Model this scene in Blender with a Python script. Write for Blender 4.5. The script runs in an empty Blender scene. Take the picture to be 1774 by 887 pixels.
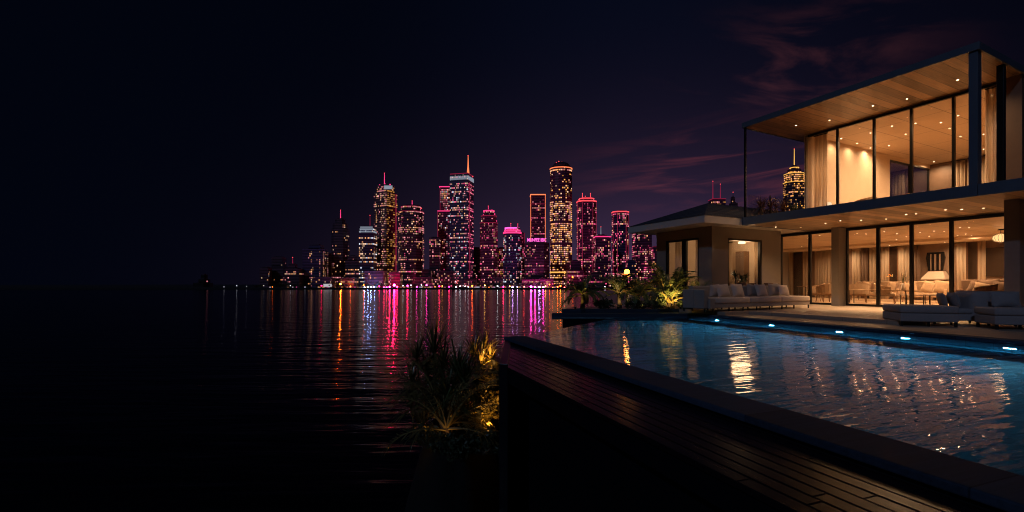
import bpy, bmesh, math, random
from mathutils import Vector, Matrix
R = math.radians
rnd = random.Random(7)
SC = bpy.context.scene
COL = SC.collection
F, HX, HY, CZ = 800.0, 887.0, 492.0, 1.0          # focal length and horizon of the survey, eye height over the terrace
HO = Vector((10.22, 20.39, 0)); HA = math.atan2(.4534, .8913)      # villa origin and angle
PA = math.atan2(.348, .9375)                                        # pool angle

# ------------------------------------------------------------------ survey helpers
def gp(px, py, z):
    Y = F * (CZ - z) / (py - HY)
    return Vector(((px - HX) / F * Y, Y, z))
def at(px, py, Y):
    return Vector(((px - HX) / F * Y, Y, CZ - (py - HY) * Y / F))
HN = Vector((.8913, .4534)); HD = Vector((.4534, -.8913))
def hw(s, t, z=0):
    p = HN * s + HD * t
    return Vector((HO.x + p.x, HO.y + p.y, z))
def on_s(px, s):
    k = (px - HX) / F; b = hw(s, 0)
    return (k * b.y - b.x) / (HD.x - k * HD.y)
def on_t(px, t):
    k = (px - HX) / F; b = hw(0, t)
    return (k * b.y - b.x) / (HN.x - k * HN.y)
def zs(px, py, s):
    return CZ - (py - HY) * hw(s, on_s(px, s)).y / F
def zt(px, py, t):
    return CZ - (py - HY) * hw(on_t(px, t), t).y / F
def qw(q, r, z=0):
    return Vector((q * .9375 + r * .348, q * .348 - r * .9375, z))

# ------------------------------------------------------------------ mesh builder
class MB:
    def __init__(self): self.v = []; self.f = []; self.m = []; self.mi = 0
    def add(self, vs, fs, smooth=False):
        b = len(self.v); self.v += [tuple(x) for x in vs]
        self.f += [tuple(b + i for i in f) for f in fs]; self.m += [self.mi] * len(fs)
        return self
    def box(self, x0, x1, y0, y1, z0, z1):
        vs = [(x, y, z) for z in (z0, z1) for x, y in ((x0, y0), (x1, y0), (x1, y1), (x0, y1))]
        return self.add(vs, [(3, 2, 1, 0), (4, 5, 6, 7), (0, 1, 5, 4), (1, 2, 6, 5), (2, 3, 7, 6), (3, 0, 4, 7)])
    def hb(self, s0, s1, t0, t1, z0, z1): return self.box(s0, s1, -t1, -t0, z0, z1)
    def obox(self, c, ax, ay, az):
        c = Vector(c); ax = Vector(ax); ay = Vector(ay); az = Vector(az)
        vs = [c + ax * i + ay * j + az * k for k in (-1, 1) for i, j in ((-1, -1), (1, -1), (1, 1), (-1, 1))]
        return self.add(vs, [(3, 2, 1, 0), (4, 5, 6, 7), (0, 1, 5, 4), (1, 2, 6, 5), (2, 3, 7, 6), (3, 0, 4, 7)])
    def prism(self, poly, z0, z1, poly2=None):
        n = len(poly); p2 = poly2 or poly
        vs = [(p[0], p[1], z0) for p in poly] + [(p[0], p[1], z1) for p in p2]
        fs = [tuple(range(n - 1, -1, -1)), tuple(range(n, 2 * n))]
        fs += [(i, (i + 1) % n, n + (i + 1) % n, n + i) for i in range(n)]
        return self.add(vs, fs)
    def tube(self, pts, rads, n=8, cap=True):
        pts = [Vector(p) for p in pts]
        if not hasattr(rads, '__len__'): rads = [rads] * len(pts)
        vs = []; up0 = None
        for i, p in enumerate(pts):
            d = (pts[min(i + 1, len(pts) - 1)] - pts[max(i - 1, 0)])
            d = d.normalized() if d.length > 1e-9 else Vector((0, 0, 1))
            a = Vector((0, 0, 1)) if abs(d.z) < .9 else Vector((1, 0, 0))
            u = d.cross(a).normalized(); w = d.cross(u)
            if up0 is not None and u.dot(up0) < 0: u = -u; w = -w
            up0 = u
            for k in range(n):
                an = 2 * math.pi * k / n
                vs.append(p + (u * math.cos(an) + w * math.sin(an)) * rads[i])
        fs = []
        for i in range(len(pts) - 1):
            for k in range(n):
                fs.append((i * n + k, i * n + (k + 1) % n, (i + 1) * n + (k + 1) % n, (i + 1) * n + k))
        if cap:
            fs.append(tuple(range(n - 1, -1, -1))); fs.append(tuple(range((len(pts) - 1) * n, len(pts) * n)))
        return self.add(vs, fs)
    def lathe(self, prof, n=20, c=(0, 0, 0)):
        vs = []
        for r, z in prof:
            for k in range(n):
                a = 2 * math.pi * k / n
                vs.append((c[0] + r * math.cos(a), c[1] + r * math.sin(a), c[2] + z))
        fs = [(i * n + k, i * n + (k + 1) % n, (i + 1) * n + (k + 1) % n, (i + 1) * n + k) for i in range(len(prof) - 1) for k in range(n)]
        fs.append(tuple(range(n - 1, -1, -1))); fs.append(tuple(range((len(prof) - 1) * n, len(prof) * n)))
        return self.add(vs, fs)
    def ball(self, c, r, n=12):
        return self.lathe([(r * math.sin(math.pi * i / 8) + 1e-4, -r * math.cos(math.pi * i / 8)) for i in range(9)], n, c)
    def build(self, name, mats, parent=None, bevel=0, smooth=False, subsurf=0, off=None):
        me = bpy.data.meshes.new(name)
        vs = self.v if off is None else [(x - off[0], y - off[1], z - off[2]) for x, y, z in self.v]
        me.from_pydata(vs, [], self.f); me.update()
        for m in (mats if isinstance(mats, (list, tuple)) else [mats]): me.materials.append(m)
        if self.m and max(self.m): me.polygons.foreach_set('material_index', self.m)
        if smooth: me.polygons.foreach_set('use_smooth', [True] * len(me.polygons))
        o = bpy.data.objects.new(name, me); COL.objects.link(o)
        if parent: o.parent = parent
        if bevel:
            b = o.modifiers.new('bevel', 'BEVEL'); b.width = bevel; b.segments = 3 if smooth else 2
            b.limit_method = 'ANGLE'; b.angle_limit = R(40)
        if subsurf:
            b = o.modifiers.new('sub', 'SUBSURF'); b.levels = subsurf; b.render_levels = subsurf
        return o

def tag(o, label=None, cat=None, group=None, kind=None):
    if label: o['label'] = label
    if cat: o['category'] = cat
    if group: o['group'] = group
    if kind: o['kind'] = kind
    return o
def thing(name, label, cat, loc=(0, 0, 0), rz=0, group=None):
    o = bpy.data.objects.new(name, None); COL.objects.link(o); o.empty_display_size = .1
    o.location = loc; o.rotation_euler = (0, 0, rz)
    return tag(o, label, cat, group)
def copy_tree(o, parent=None):
    c = o.copy(); COL.objects.link(c); c.parent = parent
    for ch in [x for x in o.children]: copy_tree(ch, c)
    return c

# ------------------------------------------------------------------ materials
def nodes(name):
    m = bpy.data.materials.new(name); m.use_nodes = True
    nt = m.node_tree; nt.nodes.clear()
    out = nt.nodes.new('ShaderNodeOutputMaterial')
    return m, nt, out
def N(nt, typ, **kw):
    n = nt.nodes.new(typ)
    for k, v in kw.items():
        if k in n.inputs.keys(): n.inputs[k].default_value = v
        else: setattr(n, k, v)
    return n
def mat(name, col, rough=.6, metal=0, var=.25, scale=3.0, bump=0, bscale=40, spec=.5, stretch=(1, 1, 1), sheen=0):
    m, nt, out = nodes(name)
    b = N(nt, 'ShaderNodeBsdfPrincipled', Roughness=rough, Metallic=metal)
    b.inputs['Specular IOR Level'].default_value = spec
    if sheen: b.inputs['Sheen Weight'].default_value = sheen
    nt.links.new(b.outputs[0], out.inputs[0])
    tc = N(nt, 'ShaderNodeTexCoord'); mp = N(nt, 'ShaderNodeMapping'); mp.inputs['Scale'].default_value = stretch
    nt.links.new(tc.outputs['Object'], mp.inputs[0])
    nz = N(nt, 'ShaderNodeTexNoise', Scale=scale, Detail=5.0, Roughness=.6)
    nt.links.new(mp.outputs[0], nz.inputs['Vector'])
    mx = N(nt, 'ShaderNodeMix', data_type='RGBA')
    mx.inputs[6].default_value = (*[c * (1 - var) for c in col], 1); mx.inputs[7].default_value = (*[min(1, c * (1 + var)) for c in col], 1)
    nt.links.new(nz.outputs[0], mx.inputs[0]); nt.links.new(mx.outputs[2], b.inputs['Base Color'])
    if bump:
        n2 = N(nt, 'ShaderNodeTexNoise', Scale=bscale, Detail=4.0)
        nt.links.new(mp.outputs[0], n2.inputs['Vector'])
        bp = N(nt, 'ShaderNodeBump', Strength=bump, Distance=.01)
        nt.links.new(n2.outputs[0], bp.inputs['Height']); nt.links.new(bp.outputs[0], b.inputs['Normal'])
    return m
def planks(name, col, width, axis='y', rough=.4, seam=.012, dark=.25, var=.35, spec=.5, cross=0):
    """boards running along one axis of the object, a dark joint every `width` metres on the other"""
    m, nt, out = nodes(name)
    b = N(nt, 'ShaderNodeBsdfPrincipled', Roughness=rough); b.inputs['Specular IOR Level'].default_value = spec
    nt.links.new(b.outputs[0], out.inputs[0])
    tc = N(nt, 'ShaderNodeTexCoord'); sp = N(nt, 'ShaderNodeSeparateXYZ'); nt.links.new(tc.outputs['Object'], sp.inputs[0])
    src = sp.outputs['Y' if axis == 'y' else 'X']
    dv = N(nt, 'ShaderNodeMath', operation='DIVIDE'); nt.links.new(src, dv.inputs[0]); dv.inputs[1].default_value = width
    fr = N(nt, 'ShaderNodeMath', operation='FRACT'); nt.links.new(dv.outputs[0], fr.inputs[0])
    lt = N(nt, 'ShaderNodeMath', operation='LESS_THAN'); nt.links.new(fr.outputs[0], lt.inputs[0]); lt.inputs[1].default_value = seam / width
    fl = N(nt, 'ShaderNodeMath', operation='FLOOR'); nt.links.new(dv.outputs[0], fl.inputs[0])
    wn = N(nt, 'ShaderNodeTexWhiteNoise', noise_dimensions='1D'); nt.links.new(fl.outputs[0], wn.inputs['W'])
    mp = N(nt, 'ShaderNodeMapping'); mp.inputs['Scale'].default_value = (.5, 14, 14) if axis == 'y' else (14, .5, 14)
    nt.links.new(tc.outputs['Object'], mp.inputs[0])
    nz = N(nt, 'ShaderNodeTexNoise', Scale=2.0, Detail=6.0, Roughness=.65); nt.links.new(mp.outputs[0], nz.inputs['Vector'])
    ad = N(nt, 'ShaderNodeMath', operation='MULTIPLY_ADD'); nt.links.new(wn.outputs[0], ad.inputs[0]); ad.inputs[1].default_value = .45; nt.links.new(nz.outputs[0], ad.inputs[2])
    mx = N(nt, 'ShaderNodeMix', data_type='RGBA')
    mx.inputs[6].default_value = (*[c * (1 - var) for c in col], 1); mx.inputs[7].default_value = (*[min(1, c * (1 + var)) for c in col], 1)
    sb = N(nt, 'ShaderNodeMath', operation='SUBTRACT'); nt.links.new(ad.outputs[0], sb.inputs[0]); sb.inputs[1].default_value = .22
    ct = N(nt, 'ShaderNodeMath', operation='MULTIPLY_ADD', use_clamp=True); nt.links.new(sb.outputs[0], ct.inputs[0]); ct.inputs[1].default_value = 1.9; ct.inputs[2].default_value = -.45
    nt.links.new(ct.outputs[0], mx.inputs[0])
    m2 = N(nt, 'ShaderNodeMix', data_type='RGBA'); nt.links.new(lt.outputs[0], m2.inputs[0]); nt.links.new(mx.outputs[2], m2.inputs[6])
    m2.inputs[7].default_value = (*[c * dark for c in col], 1)
    last = m2
    if cross:
        d2 = N(nt, 'ShaderNodeMath', operation='DIVIDE'); nt.links.new(sp.outputs['X' if axis == 'y' else 'Y'], d2.inputs[0]); d2.inputs[1].default_value = cross
        f2 = N(nt, 'ShaderNodeMath', operation='FRACT'); nt.links.new(d2.outputs[0], f2.inputs[0])
        l2 = N(nt, 'ShaderNodeMath', operation='LESS_THAN'); nt.links.new(f2.outputs[0], l2.inputs[0]); l2.inputs[1].default_value = seam / cross
        m3 = N(nt, 'ShaderNodeMix', data_type='RGBA'); nt.links.new(l2.outputs[0], m3.inputs[0]); nt.links.new(m2.outputs[2], m3.inputs[6])
        m3.inputs[7].default_value = (*[c * dark for c in col], 1); last = m3
    nt.links.new(last.outputs[2], b.inputs['Base Color'])
    rr = N(nt, 'ShaderNodeMapRange'); rr.inputs[3].default_value = max(.05, rough - .12); rr.inputs[4].default_value = rough + .12
    nt.links.new(nz.outputs[0], rr.inputs[0]); nt.links.new(rr.outputs[0], b.inputs['Roughness'])
    bp = N(nt, 'ShaderNodeBump', Strength=.25, Distance=.01, invert=True); nt.links.new(lt.outputs[0], bp.inputs['Height']); nt.links.new(bp.outputs[0], b.inputs['Normal'])
    return m
def emit(name, col, strength, sample=False):
    m, nt, out = nodes(name)
    e = N(nt, 'ShaderNodeEmission', Color=(*col, 1), Strength=strength); nt.links.new(e.outputs[0], out.inputs[0])
    m.cycles.emission_sampling = 'FRONT_BACK' if sample else 'NONE'
    return m
def glass(name, tint=(.96, .97, 1), ior=1.45, rough=0):
    m, nt, out = nodes(name)
    tr = N(nt, 'ShaderNodeBsdfTransparent', Color=(*tint, 1)); gl = N(nt, 'ShaderNodeBsdfGlossy', Roughness=rough)
    fr = N(nt, 'ShaderNodeFresnel', IOR=ior); mx = N(nt, 'ShaderNodeMixShader')
    ge = N(nt, 'ShaderNodeNewGeometry'); mr = N(nt, 'ShaderNodeMapRange'); mr.inputs[3].default_value = ior; mr.inputs[4].default_value = 1 / ior
    nt.links.new(ge.outputs['Backfacing'], mr.inputs[0]); nt.links.new(mr.outputs[0], fr.inputs['IOR'])
    nt.links.new(fr.outputs[0], mx.inputs[0]); nt.links.new(tr.outputs[0], mx.inputs[1]); nt.links.new(gl.outputs[0], mx.inputs[2])
    nt.links.new(mx.outputs[0], out.inputs[0])
    return m

M = {}
M['fascia'] = mat('dark_blue_metal', (.11, .14, .19), .45, 0, .15, 2)
M['frame'] = mat('black_frame_metal', (.012, .012, .014), .35, .3, .1)
M['soffit'] = planks('timber_soffit', (.37, .235, .135), .34, 'y', .38, .026, .25, .55)
M['wall_in'] = mat('warm_plaster', (.62, .50, .38), .7, 0, .06, 2)
M['wall_brown'] = mat('brown_wall_panel', (.16, .105, .075), .5, 0, .2, 3)
M['render'] = mat('taupe_render', (.24, .205, .18), .8, 0, .1, 4, .2, 60)
M['concrete'] = mat('column_stone', (.22, .19, .17), .6, 0, .12, 5, .2, 50)
M['eave'] = mat('pale_eave', (.58, .55, .52), .6, 0, .06, 3)
M['paving'] = planks('terrace_stone', (.40, .31, .24), 1.2, 'y', .42, .014, .45, .15, .5, 1.2)
M['coping'] = planks('coping_stone', (.040, .062, .10), 1.5, 'y', .75, .012, .5, .3, .12)
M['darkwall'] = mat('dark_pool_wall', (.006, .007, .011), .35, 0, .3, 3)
M['gutter'] = mat('black_gutter_tile', (.012, .014, .018), .12, 0, .3, 8)
M['tile'] = planks('pool_tile', (.09, .28, .40), .45, 'y', .3, .012, .6, .15, .5, .45)
M['deck'] = planks('wet_hardwood', (.013, .008, .0105), 20, 'x', .24, .001, .5, .5, .08)
M['floor_in'] = planks('oak_floor', (.38, .25, .15), .22, 'x', .3, .006, .5, .25)
M['ceiling_in'] = planks('warm_ceiling_panel', (.62, .48, .34), 1.25, 'y', .5, .03, .4, .08, .5, 2.6)
M['curtain'] = mat('linen_curtain', (.74, .63, .50), .9, 0, .1, 6, 0, 40)
_m = M['curtain']; _nt = _m.node_tree; _pb = [n for n in _nt.nodes if n.type == 'BSDF_PRINCIPLED'][0]; _ou = [n for n in _nt.nodes if n.type == 'OUTPUT_MATERIAL'][0]
_tl = N(_nt, 'ShaderNodeBsdfTranslucent', Color=(.85, .76, .66, 1)); _mx = N(_nt, 'ShaderNodeMixShader'); _mx.inputs[0].default_value = .7
_nt.links.new(_pb.outputs[0], _mx.inputs[1]); _nt.links.new(_tl.outputs[0], _mx.inputs[2]); _nt.links.new(_mx.outputs[0], _ou.inputs[0])
M['curtain_dark'] = mat('brown_drape', (.13, .085, .06), .85, 0, .15, 6)
M['cushion'] = mat('grey_cushion_fabric', (.58, .49, .43), .9, 0, .1, 20, .3, 250, .2, sheen=.2)
M['sofa'] = mat('light_grey_sofa_fabric', (.38, .325, .285), .9, 0, .1, 12, .3, 250, .2, sheen=.2)
M['sofa_dark'] = mat('charcoal_sofa_fabric', (.37, .335, .33), .9, 0, .12, 12, .3, 250, .2, sheen=.2)
M['tan'] = mat('tan_upholstery', (.27, .18, .11), .85, 0, .12, 12, .2, 200, .2)
M['tan_dark'] = mat('brown_upholstery', (.14, .085, .055), .85, 0, .15, 12, .2, 200, .2)
M['wood'] = mat('walnut', (.16, .085, .045), .4, 0, .3, 3, 0, 40, .5, (1, 8, 8))
M['metal'] = mat('dark_leg_metal', (.03, .03, .033), .4, .6, .1)
M['white'] = mat('off_white_paint', (.75, .70, .64), .5, 0, .05)
M['hood'] = mat('taupe_plaster', (.36, .29, .23), .7, 0, .06)
M['roof'] = None
M['soil'] = mat('dark_soil', (.004, .0037, .0035), .95, 0, .5, 6, .5, 20)
M['black'] = mat('black_panel', (.01, .009, .009), .15, 0, .2)
M['tv'] = mat('dark_screen', (.03, .018, .012), .2, 0, .2)
M['trunk'] = mat('palm_trunk', (.10, .075, .05), .9, 0, .4, 12, .5, 40)
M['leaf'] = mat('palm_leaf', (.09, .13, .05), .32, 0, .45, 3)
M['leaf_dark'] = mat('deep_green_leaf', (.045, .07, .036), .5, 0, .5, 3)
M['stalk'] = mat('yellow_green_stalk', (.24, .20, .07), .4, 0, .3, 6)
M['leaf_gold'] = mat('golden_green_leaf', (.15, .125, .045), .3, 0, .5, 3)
M['leaf_red'] = mat('bronze_leaf', (.10, .045, .04), .5, 0, .5, 3)
M['glass'] = glass('clear_glass')
M['balustrade'] = glass('balustrade_glass', (.86, .88, .92), 1.5)
M['bulb'] = emit('downlight_lens', (1, .74, .46), 16)
M['quay'] = mat('quay_stone', (.02, .02, .024), .9, 0, .3, .2)
M['grass'] = M['soil']

def roof_tiles():
    m, nt, out = nodes('dark_roof_tiles')
    b = N(nt, 'ShaderNodeBsdfPrincipled', Roughness=.55); nt.links.new(b.outputs[0], out.inputs[0])
    tc = N(nt, 'ShaderNodeTexCoord')
    w = N(nt, 'ShaderNodeTexWave', wave_type='BANDS', bands_direction='Z', Scale=2.6, Distortion=0.0)
    nt.links.new(tc.outputs['Object'], w.inputs['Vector'])
    w2 = N(nt, 'ShaderNodeTexWave', wave_type='BANDS', bands_direction='X', Scale=1.5)
    nt.links.new(tc.outputs['Object'], w2.inputs['Vector'])
    ad = N(nt, 'ShaderNodeMath', operation='ADD'); nt.links.new(w.outputs[1], ad.inputs[0]); nt.links.new(w2.outputs[1], ad.inputs[1])
    cr = N(nt, 'ShaderNodeMix', data_type='RGBA'); cr.inputs[6].default_value = (.035, .04, .055, 1); cr.inputs[7].default_value = (.085, .095, .12, 1)
    nt.links.new(w.outputs[1], cr.inputs[0]); nt.links.new(cr.outputs[2], b.inputs['Base Color'])
    bp = N(nt, 'ShaderNodeBump', Strength=.8, Distance=.05); nt.links.new(ad.outputs[0], bp.inputs['Height']); nt.links.new(bp.outputs[0], b.inputs['Normal'])
    return m
M['roof'] = roof_tiles()

def water_lake():
    m, nt, out = nodes('night_lake')
    b = N(nt, 'ShaderNodeBsdfPrincipled', Roughness=.115); b.inputs['Base Color'].default_value = (.0015, .0022, .005, 1)
    b.inputs['IOR'].default_value = 1.17
    nt.links.new(b.outputs[0], out.inputs[0])
    tc = N(nt, 'ShaderNodeTexCoord')
    hs = None
    for sc, st, amp in ((.9, (.16, 1, 1), 1.0), (2.8, (.2, 1, 1), .34), (.2, (.25, 1, 1), .35)):
        mp = N(nt, 'ShaderNodeMapping'); mp.inputs['Scale'].default_value = st; nt.links.new(tc.outputs['Object'], mp.inputs[0])
        nz = N(nt, 'ShaderNodeTexNoise', Scale=sc, Detail=2.0, Roughness=.5); nt.links.new(mp.outputs[0], nz.inputs['Vector'])
        ml = N(nt, 'ShaderNodeMath', operation='MULTIPLY_ADD'); nt.links.new(nz.outputs[0], ml.inputs[0]); ml.inputs[1].default_value = amp
        if hs: nt.links.new(hs.outputs[0], ml.inputs[2])
        else: ml.inputs[2].default_value = 0
        hs = ml
    bp = N(nt, 'ShaderNodeBump', Strength=1.0, Distance=.10); nt.links.new(hs.outputs[0], bp.inputs['Height']); nt.links.new(bp.outputs[0], b.inputs['Normal'])
    return m
def water_pool():
    m, nt, out = nodes('pool_water_surface')
    tr = N(nt, 'ShaderNodeBsdfRefraction', Color=(.34, .70, .90, 1), Roughness=0.0, IOR=1.33); gl = N(nt, 'ShaderNodeBsdfGlossy', Roughness=.015)
    fr = N(nt, 'ShaderNodeFresnel', IOR=1.5); mx = N(nt, 'ShaderNodeMixShader')
    nt.links.new(fr.outputs[0], mx.inputs[0]); nt.links.new(tr.outputs[0], mx.inputs[1]); nt.links.new(gl.outputs[0], mx.inputs[2])
    nt.links.new(mx.outputs[0], out.inputs[0])
    tc = N(nt, 'ShaderNodeTexCoord'); hs = None
    for sc, st, amp in ((4.6, (.14, 1, 1), 1.0), (11, (.2, 1, 1), .2), (1.1, (.28, 1, 1), .7)):
        mp = N(nt, 'ShaderNodeMapping'); mp.inputs['Scale'].default_value = st; mp.inputs['Rotation'].default_value = (0, 0, R(-20)); nt.links.new(tc.outputs['Object'], mp.inputs[0])
        nz = N(nt, 'ShaderNodeTexNoise', Scale=sc, Detail=2.0, Roughness=.5, Distortion=.4); nt.links.new(mp.outputs[0], nz.inputs['Vector'])
        ml = N(nt, 'ShaderNodeMath', operation='MULTIPLY_ADD'); nt.links.new(nz.outputs[0], ml.inputs[0]); ml.inputs[1].default_value = amp
        if hs: nt.links.new(hs.outputs[0], ml.inputs[2])
        else: ml.inputs[2].default_value = 0
        hs = ml
    bp = N(nt, 'ShaderNodeBump', Strength=1.0, Distance=.0135); nt.links.new(hs.outputs[0], bp.inputs['Height'])
    for n_ in (tr, gl, fr): nt.links.new(bp.outputs[0], n_.inputs['Normal'])
    return m
M['lake'] = water_lake(); M['pool'] = water_pool()

def lamp(name, typ, loc, energy, col, radius=.05, parent=None, rot=None, spot=None, blend=.5):
    l = bpy.data.lights.new(name, typ); l.energy = energy; l.color = col
    if typ in ('POINT', 'SPOT'): l.shadow_soft_size = radius
    if typ == 'SPOT': l.spot_size = spot; l.spot_blend = blend
    o = bpy.data.objects.new(name, l); COL.objects.link(o); o.location = loc
    if rot: o.rotation_euler = rot
    if parent: o.parent = parent
    return o
WARM = (1.0, .59, .28)

# ------------------------------------------------------------------ camera, sky, moon
cam = bpy.data.cameras.new('camera'); cam.sensor_width = 36; cam.lens = F / 1774 * 36; cam.shift_y = 48.5 / 1774
cam.clip_start = .05; cam.clip_end = 6000
co = bpy.data.objects.new('camera', cam); COL.objects.link(co); co.location = (0, 0, CZ); co.rotation_euler = (R(90), 0, 0)
SC.camera = co
w = bpy.data.worlds.new('World'); SC.world = w; w.use_nodes = True
nt = w.node_tree; nt.nodes.clear()
wo = nt.nodes.new('ShaderNodeOutputWorld')
sky = N(nt, 'ShaderNodeTexSky', sky_type='NISHITA', sun_disc=False); sky.sun_elevation = R(-4); sky.sun_rotation = R(160)
bg1 = N(nt, 'ShaderNodeBackground', Strength=.0008); nt.links.new(sky.outputs[0], bg1.inputs[0])
tc = N(nt, 'ShaderNodeTexCoord'); sp = N(nt, 'ShaderNodeSeparateXYZ'); nt.links.new(tc.outputs['Generated'], sp.inputs[0])
def mth(op, a, b=None, c=None, clamp=False):
    n = N(nt, 'ShaderNodeMath', operation=op, use_clamp=clamp)
    for i, x in enumerate((a, b, c)):
        if x is None: continue
        if isinstance(x, (int, float)): n.inputs[i].default_value = x
        else: nt.links.new(x.outputs[0] if hasattr(x, 'outputs') else x, n.inputs[i])
    return n
az = mth('ARCTAN2', sp.outputs['X'], sp.outputs['Y'])
da = mth('DIVIDE', mth('SUBTRACT', az, R(17)), R(27))
glow_a = mth('POWER', 2.718, mth('MULTIPLY', mth('MULTIPLY', da, da), -1))
el = mth('ARCSINE', sp.outputs['Z'])
ela = mth('DIVIDE', mth('ABSOLUTE', el), R(11))
glow_e = mth('POWER', 2.718, mth('MULTIPLY', mth('POWER', ela, 1.35), -1))
glow = mth('MULTIPLY', glow_a, glow_e)
# cloud streaks over the right side, lit from below by the city
cv = N(nt, 'ShaderNodeCombineXYZ'); nt.links.new(mth('MULTIPLY', az, 1.0).outputs[0], cv.inputs[0]); nt.links.new(mth('MULTIPLY', mth('ADD', el, mth('MULTIPLY', az, .22)), 3.6).outputs[0], cv.inputs[1])
nz = N(nt, 'ShaderNodeTexNoise', Scale=4.2, Detail=7.0, Roughness=.58, Distortion=.5); nt.links.new(cv.outputs[0], nz.inputs['Vector'])
cl = N(nt, 'ShaderNodeMapRange', interpolation_type='SMOOTHSTEP'); cl.inputs[1].default_value = .45; cl.inputs[2].default_value = .72
nt.links.new(nz.outputs[0], cl.inputs[0])
dca = mth('DIVIDE', mth('SUBTRACT', az, R(32)), R(8)); ca = mth('POWER', 2.718, mth('MULTIPLY', mth('MULTIPLY', dca, dca), -1))
dce = mth('DIVIDE', mth('SUBTRACT', el, R(21.5)), R(4.5)); ce = mth('POWER', 2.718, mth('MULTIPLY', mth('MULTIPLY', dce, dce), -1))
cloud = mth('MULTIPLY', cl, mth('MULTIPLY', ca, ce))
def rgb(c): 
    n = N(nt, 'ShaderNodeRGB'); n.outputs[0].default_value = (*c, 1); return n
def scale(col, f):
    n = N(nt, 'ShaderNodeVectorMath', operation='SCALE'); nt.links.new(rgb(col).outputs[0], n.inputs[0]); nt.links.new(f.outputs[0], n.inputs['Scale']); return n
def vadd(a, b):
    n = N(nt, 'ShaderNodeVectorMath', operation='ADD'); nt.links.new(a.outputs[0], n.inputs[0]); nt.links.new(b.outputs[0], n.inputs[1]); return n
cv2 = N(nt, 'ShaderNodeCombineXYZ'); nt.links.new(az.outputs[0], cv2.inputs[0]); nt.links.new(mth('MULTIPLY', mth('ADD', el, mth('MULTIPLY', az, -.05)), 9.0).outputs[0], cv2.inputs[1])
nz2 = N(nt, 'ShaderNodeTexNoise', Scale=3.4, Detail=6.0, Roughness=.55, Distortion=.6); nt.links.new(cv2.outputs[0], nz2.inputs['Vector'])
cl2 = N(nt, 'ShaderNodeMapRange', interpolation_type='SMOOTHSTEP'); cl2.inputs[1].default_value = .44; cl2.inputs[2].default_value = .70; nt.links.new(nz2.outputs[0], cl2.inputs[0])
d1 = mth('DIVIDE', mth('SUBTRACT', az, R(25)), R(11)); d2 = mth('DIVIDE', mth('SUBTRACT', el, R(12.6)), R(3.4))
band = mth('MULTIPLY', cl2, mth('MULTIPLY', mth('POWER', 2.718, mth('MULTIPLY', mth('MULTIPLY', d1, d1), -1)), mth('POWER', 2.718, mth('MULTIPLY', mth('MULTIPLY', d2, d2), -1))))
upw = mth('MAXIMUM', glow_a, .16)
base = scale((.0010, .0023, .0078), mth('ADD', mth('MULTIPLY', upw, .65), .42))
tot = vadd(vadd(vadd(base, scale((.12, .021, .019), band)), scale((.052, .026, .061), glow)), scale((.050, .0125, .0115), cloud))
bg2 = N(nt, 'ShaderNodeBackground', Strength=1.0); nt.links.new(tot.outputs[0], bg2.inputs[0])
ads = N(nt, 'ShaderNodeAddShader'); nt.links.new(bg1.outputs[0], ads.inputs[0]); nt.links.new(bg2.outputs[0], ads.inputs[1])
nt.links.new(ads.outputs[0], wo.inputs[0])
moon = bpy.data.lights.new('moon', 'SUN'); moon.energy = .22; moon.angle = R(.6); moon.color = (.48, .62, 1)
mo = bpy.data.objects.new('moon', moon); COL.objects.link(mo); mo.rotation_euler = (R(58), 0, R(-37)); mo.location = (0, 0, 60)

# ------------------------------------------------------------------ lake, shore, land
LZ = -3.2
tag(MB().add([(-1500, -80, LZ), (1500, -80, LZ), (1500, 356, LZ), (-1500, 356, LZ)], [(0, 1, 2, 3)]).build('lake', M['lake']), 'dark lake with coloured light streaks', 'lake', kind='structure')
tag(MB().box(-1500, 1500, 354, 2200, -8, -1.7).build('far_shore', M['quay']), 'dark far shore under the skyline', 'shore', kind='structure')

# ------------------------------------------------------------------ terrace, pool, boardwalk
def P2(v): return (v.x, v.y)
B0 = qw(12.8, -14.2); J0 = gp(1256, 540.7, 0); J1 = gp(1298, 539, 0); J2 = gp(1558, 555.7, 0); J3 = J2 + Vector((.8913, .4534, 0)) * 14
terr = [(2.0, 18.28), (6.9, 18.28), P2(B0), P2(J0), P2(J1), P2(J2), P2(J3), (60, 30), (60, 70), (13, 70), (4.1, 21.2)]
tr = MB().prism(terr[::1], -3.6, 0)
def to_frame(m, ang):
    c, s = math.cos(-ang), math.sin(-ang)
    m.v = [(x * c - y * s, x * s + y * c, z) for x, y, z in m.v]; return m
o = to_frame(tr, PA).build('terrace', M['paving']); o.rotation_euler.z = PA
tag(o, 'warm lit stone terrace in front of the villa', 'terrace', kind='structure')
def pobj(m, name, mt, label, bevel=0):
    o = m.build(name, mt, None, bevel); o.rotation_euler.z = PA
    return tag(o, label, name.replace('_', ' '), kind='structure')
def qbox(m, q0, q1, r0, r1, z0, z1): return m.box(q0, q1, -r1, -r0, z0, z1)
pobj(qbox(MB(), 12.83, 30, -12.95, 12, -.6, -.12), 'walkway', M['paving'], 'lower stone walkway beside the pool')
pobj(qbox(MB(), 12.44, 12.83, -14.25, 12, -.2, -.118), 'pool_edge', M['coping'], 'pool coping on the house side', .008)
pobj(qbox(MB(), 12.47, 12.80, -14.25, 12, -3.6, -.2), 'pool_wall', M['tile'], 'tiled pool wall on the house side')
pobj(qbox(MB(), 12.12, 12.465, -14.1, 12, -1.59, -.85), 'glow_bench', M['tile'], 'tiled underwater bench added to catch the glow of the pool lights')  # bench added so the lights cast a visible halo below them
pobj(qbox(MB(), 3.24, 3.75, -9.25, 12, -.185, -.12), 'coping', M['coping'], 'broad dark stone coping between pool and boardwalk', .012)
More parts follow.
